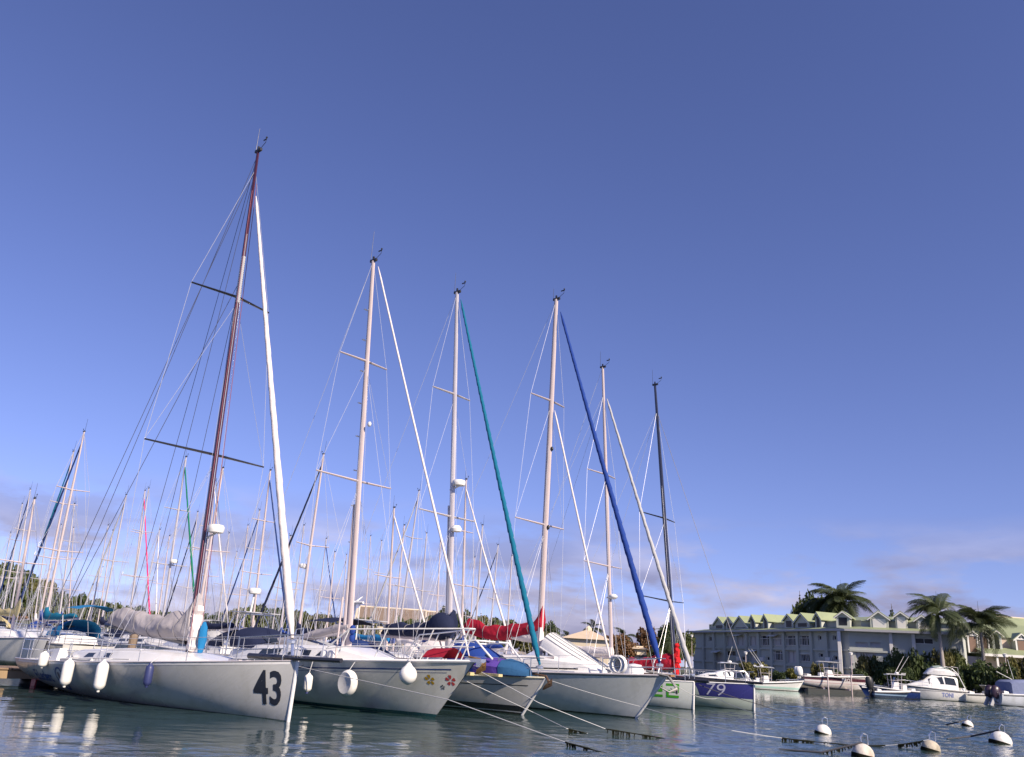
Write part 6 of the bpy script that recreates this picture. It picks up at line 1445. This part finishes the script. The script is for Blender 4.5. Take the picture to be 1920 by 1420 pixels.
TR = [(-18, 1060, 110, 150, 1, 'tall green tree at the far left edge'), (30, 1082, 90, 148, 3, 'broad green tree beside the far left masts'), (-2, 1112, 90, 132, 0, 'darker lower tree at the far left edge'), (50, 1118, 80, 134, 1, 'mid green tree below the far left mast tops'),
 (88, 1093, 74, 142, 2, 'olive rounded tree left of the tallest left mast'), (112, 1125, 60, 138, 1, 'green tree behind the tallest left mast'), (146, 1127, 56, 142, 0, 'dark tree right of the tallest left mast'), (170, 1135, 52, 146, 3, 'green tree left of the pale boom cover'),
 (75, 1145, 70, 126, 2, 'low olive tree behind the teal sail cover'), (130, 1150, 70, 126, 3, 'low green tree behind the teal canopies'), (205, 1150, 60, 140, 1, 'tree just behind the pale boom cover end'), (240, 1160, 70, 142, 0, 'dark tree behind the pale boom cover'),
 (305, 1168, 70, 142, 1, 'green tree left of the maroon mast foot'), (345, 1172, 60, 142, 3, 'tree behind the maroon mast foot'), (405, 1172, 60, 138, 0, 'dark tree below the stern arch'), (445, 1160, 60, 140, 2, 'olive tree right of the stern arch'),
 (482, 1156, 66, 136, 1, 'green tree behind the pinkish mast'), (518, 1158, 56, 140, 0, 'dark tree left of the white headsail foot'), (560, 1168, 60, 140, 3, 'tree right of the white headsail foot'), (600, 1170, 70, 136, 2, 'olive tree behind the wind generator'),
 (650, 1180, 56, 140, 1, 'green tree at the pale pink mast foot'), (690, 1176, 60, 128, 2, 'olive tree in front of the brown roofs'), (770, 1180, 60, 128, 1, 'green tree below the brown roofs'), (852, 1165, 50, 132, 0, 'dark tree beside the navy sail bag'),
 (905, 1172, 66, 128, 2, 'olive tree under the crimson sail cover'), (948, 1185, 60, 128, 3, 'green tree below the crimson cover middle'), (990, 1198, 66, 126, 2, 'olive tree left of the blue-headsail mast'), (1034, 1190, 46, 136, 0, 'dark tree left of the pavilion'),
 (1160, 1205, 76, 130, 4, 'rusty leaved tree right of the pavilion'), (1120, 1212, 60, 134, 0, 'dark tree beneath the pavilion eaves'), (1215, 1192, 54, 134, 4, 'rusty brown tree left of the black mast'), (1250, 1180, 52, 138, 0, 'dark tree behind the black mast foot'), (1284, 1196, 44, 142, 1, 'green tree beside the left end of the grey building')]
for t in TR: tree(t[0], t[1] - (22 if 190 < t[0] < 1050 else 12), t[2] * 1.2, *t[3:])
tree(1535, 1112, 84, 168, 0, 'dense dark tree rising behind the green dormers'); tree(1502, 1124, 46, 172, 1, 'smaller tree left of the dense tree behind the dormers')
# conifer behind the roof
def conifer(px, ytop, Y, w, label):
    t = PY(px, ytop, Y); hh = t.z - .75; rt = empty('conifer', (t.x, Y, .75)); tag(rt, label, 'tree', 'trees along the shore')
    cl = [((0, 0, hh * (.45 + .5 * i / 9)), (w * (1 - i / 9.5), w * (1 - i / 9.5), hh * .035)) for i in range(10)]
    put('crown', leaf_mesh('crown', 1500, cl, .5, px, L_DARK), rt); MB().tube([(0, 0, 0), (0, 0, hh)], [.3, .04], 6).build('trunk', BARK, rt)
conifer(1671, 1132, 178, 2.2, 'small pointed conifer above the green roof'); conifer(1499, 1108, 182, 1.2, 'thin pointed conifer left of the dark tree behind the dormers')

# palms: each frond a piece of its own, three shared shapes
def frond_mesh(ln, droop, seed, mm, nl=38):
    g = random.Random(seed); b = MB(); ps = []
    for i in range(11):
        t = i / 10; ps.append(V(ln * (t - .22 * droop * t ** 2.6), 0, ln * (.34 * t - (.34 + .55 * droop) * t ** 2.2)))
    b.tube(ps, [.035 * (1 - .85 * i / 10) + .006 for i in range(11)], 4)
    for i in range(nl):
        t = .14 + .86 * i / nl; f = t * 10; k = min(int(f), 9); c = lerp(ps[k], ps[k + 1], f - k); d = (ps[k + 1] - ps[k]).normalized()
        L2 = ln * .31 * math.sin(math.pi * min(1, .15 + t * .85)) ** .7 * g.uniform(.8, 1.1)
        for sd in (1, -1):
            out = (V(0, sd, 0) * .8 + d * .55 + V(0, 0, .10)).normalized(); w = d * .028 * ln / 3
            m1 = c + out * L2 * .55 + V(0, 0, -.06 * L2); e_ = c + out * L2 + V(0, 0, -.55 * L2 * g.uniform(.6, 1.4))
            b.add([c - w, c + w, m1 + w * 1.1, m1 - w * 1.1], [(0, 1, 2, 3)]); b.add([m1 - w * 1.1, m1 + w * 1.1, e_], [(0, 1, 2)])
    return b.mesh('frond', mm)
FROND = [frond_mesh(3.2, d, 60 + i, L_PALM) for i, d in enumerate((.55, .9, 1.25))]
def palm(px, ytop, Y, spread, label, zb=.75, n=15, royal=True, lean=(0, 0), seed=1, name='royal_palm'):
    g = random.Random(seed); t = PY(px, ytop, Y); R_ = spread / FPX * Y / 2; top = t.z - zb - R_ * .95
    rt = empty(name, (t.x - lean[0], Y - lean[1], zb)); tag(rt, label, 'palm tree', 'palms along the shore')
    tp = V(lean[0], lean[1], top); r0 = .26 if royal else .17
    pts = [lerp(V(0, 0, 0), tp, q) + V(-.15 * lean[0] * math.sin(math.pi * q), 0, 0) for q in [i / 8 for i in range(9)]]
    MB().tube(pts, [r0 * (1.15 if i == 0 else 1 + .12 * math.sin(i * .8) - .04 * i) for i in range(9)], 10).build('trunk', PTRUNK, rt, smooth=True)
    if royal: MB().tube([tp - V(0, 0, .1), tp + V(0, 0, .6), tp + V(0, 0, 1.0)], [.19, .16, .08], 9).build('crownshaft', leafmat('crownshaft_green', (.09, .12, .04)), rt, smooth=True); tube1('spear_leaf', [tp + V(0, 0, .9), tp + V(.05, 0, .9 + R_ * .75)], [.05, .012], L_PALM, rt, 5)
    for i in range(n):
        a = 2 * math.pi * i / n * 1.0 + g.uniform(-.25, .25); el = R(g.choice((58, 40, 22, 5, -12, -28)) + g.uniform(-8, 8))
        o = put('frond', FROND[g.randrange(3)], rt, tp + V(0, 0, .75 if royal else .1)); s_ = R_ / 2.75 * g.uniform(.85, 1.12); o.scale = (s_, s_, s_)
        o.rotation_euler = (g.uniform(-.5, .5), -el, a)
palm(1754, 1112, 100, 104, 'tall royal palm with grey trunk standing behind the flybridge cruiser', seed=5, n=26)
palm(1832, 1130, 103, 108, 'royal palm right of the tallest palm, in front of the villas', seed=9, n=26)
palm(1575, 1085, 160, 110, 'big palm towering behind the green dormers', seed=31, n=30); palm(1540, 1100, 166, 90, 'second palm left of the big palm behind the dormers', seed=13, n=28)
for k, (px, yt, Y, sp_, lb) in enumerate(((655, 1150, 122, 50, 'coconut palm left of the brown roofs'), (640, 1168, 126, 44, 'low coconut palm by the wind generator'), (828, 1128, 126, 60, 'windblown coconut palm above the navy sail bag'), (880, 1165, 130, 50, 'coconut palm behind the crimson sail cover'), (1030, 1160, 132, 54, 'coconut palm just left of the pavilion roof'),
    (1062, 1172, 128, 50, 'coconut palm against the pavilion'), (1112, 1158, 136, 46, 'coconut palm behind the pavilion apex'), (1262, 1168, 132, 66, 'coconut palm at the black mast foot'), (1238, 1186, 128, 56, 'low coconut palm left of the black mast foot'), (1172, 1172, 140, 46, 'coconut palm between pavilion and black mast'), (930, 1178, 124, 50, 'low coconut palm below the navy-headsail yacht mast'), (975, 1176, 130, 46, 'coconut palm beside the teal headsail'), (540, 1160, 134, 44, 'coconut palm at the white headsail foot'))):
    palm(px, yt, Y, sp_, lb, n=13, royal=False, lean=(rnd.uniform(-1, 1), 0), seed=70 + k, name='coconut_palm')

# shrubs on the quay
SHR = []
for k, mm in enumerate((L_MID, L_DARK, L_YEL, L_OLIVE)):
    g = random.Random(90 + k); cl = [((g.uniform(-.5, .5), g.uniform(-.4, .4), g.uniform(.25, .7)), (g.uniform(.25, .42),) * 2 + (g.uniform(.2, .32),)) for _ in range(8)]
    stem = MB()
    for c, r_ in cl[:5]: stem.tube([(0, 0, 0), (c[0] * .5, c[1] * .5, c[2] * .4), c], [.03, .02, .008], 5)
    SHR.append((leaf_mesh('foliage', 1600, cl, .13, 95 + k, mm), stem.mesh('stem', BARK)))
def shrub(px, yt, wpx, Y, kind, label):
    t = PY(px, yt, Y); hh = t.z - .78; w = wpx / FPX * Y; rt = empty('shrub', (t.x, Y, .76), rnd.uniform(0, 6)); tag(rt, label, 'shrub', 'shrubs along the quay')
    s_ = (w / 1.55, w / 1.55, hh / .98); put('foliage', SHR[kind][0], rt, scale=s_); put('stem', SHR[kind][1], rt, scale=s_)
for a in ((1416, 1237, 62, 112, 3, 'round sunlit bush behind the cabin cruiser'), (1483, 1250, 34, 110, 2, 'low yellow-green bush beside the lifted boat'), (1530, 1237, 26, 108, 3, 'narrow bush behind the lifted boat T-top'),
    (1622, 1218, 40, 106, 3, 'bush at the corner of the grey building'), (1655, 1222, 44, 105, 1, 'dark bush left of the navy boat T-top'), (1688, 1216, 42, 105, 0, 'leafy green bush behind the navy boat'), (1720, 1208, 50, 105, 1, 'dark bush left of the tallest palm trunk'),
    (1748, 1235, 60, 101.5, 1, 'dark low bush behind the flybridge'), (1768, 1205, 44, 104, 3, 'olive bush right of the tallest palm trunk'), (1795, 1216, 46, 104, 0, 'green bush between the two right palms'), (1822, 1232, 60, 101, 1, 'dark bush under the right royal palm'),
    (1858, 1232, 76, 98.5, 1, 'big dark rounded bush near the right edge'), (1900, 1222, 56, 100, 3, 'olive bush at the right edge'), (1935, 1215, 60, 100, 0, 'green bush cut by the right edge'), (1690, 1246, 50, 101.8, 1, 'low dark hedge behind the navy boat bow'), (1560, 1252, 40, 106, 1, 'low dark bush behind the lifted boat hull'), (1610, 1250, 44, 104, 1, 'low dark bush behind the black outboard'), (1785, 1248, 50, 100.5, 1, 'low dark bush right of the flybridge'), (1460, 1255, 30, 109, 1, 'small dark bush behind the pale green boat')):
    shrub(*a)
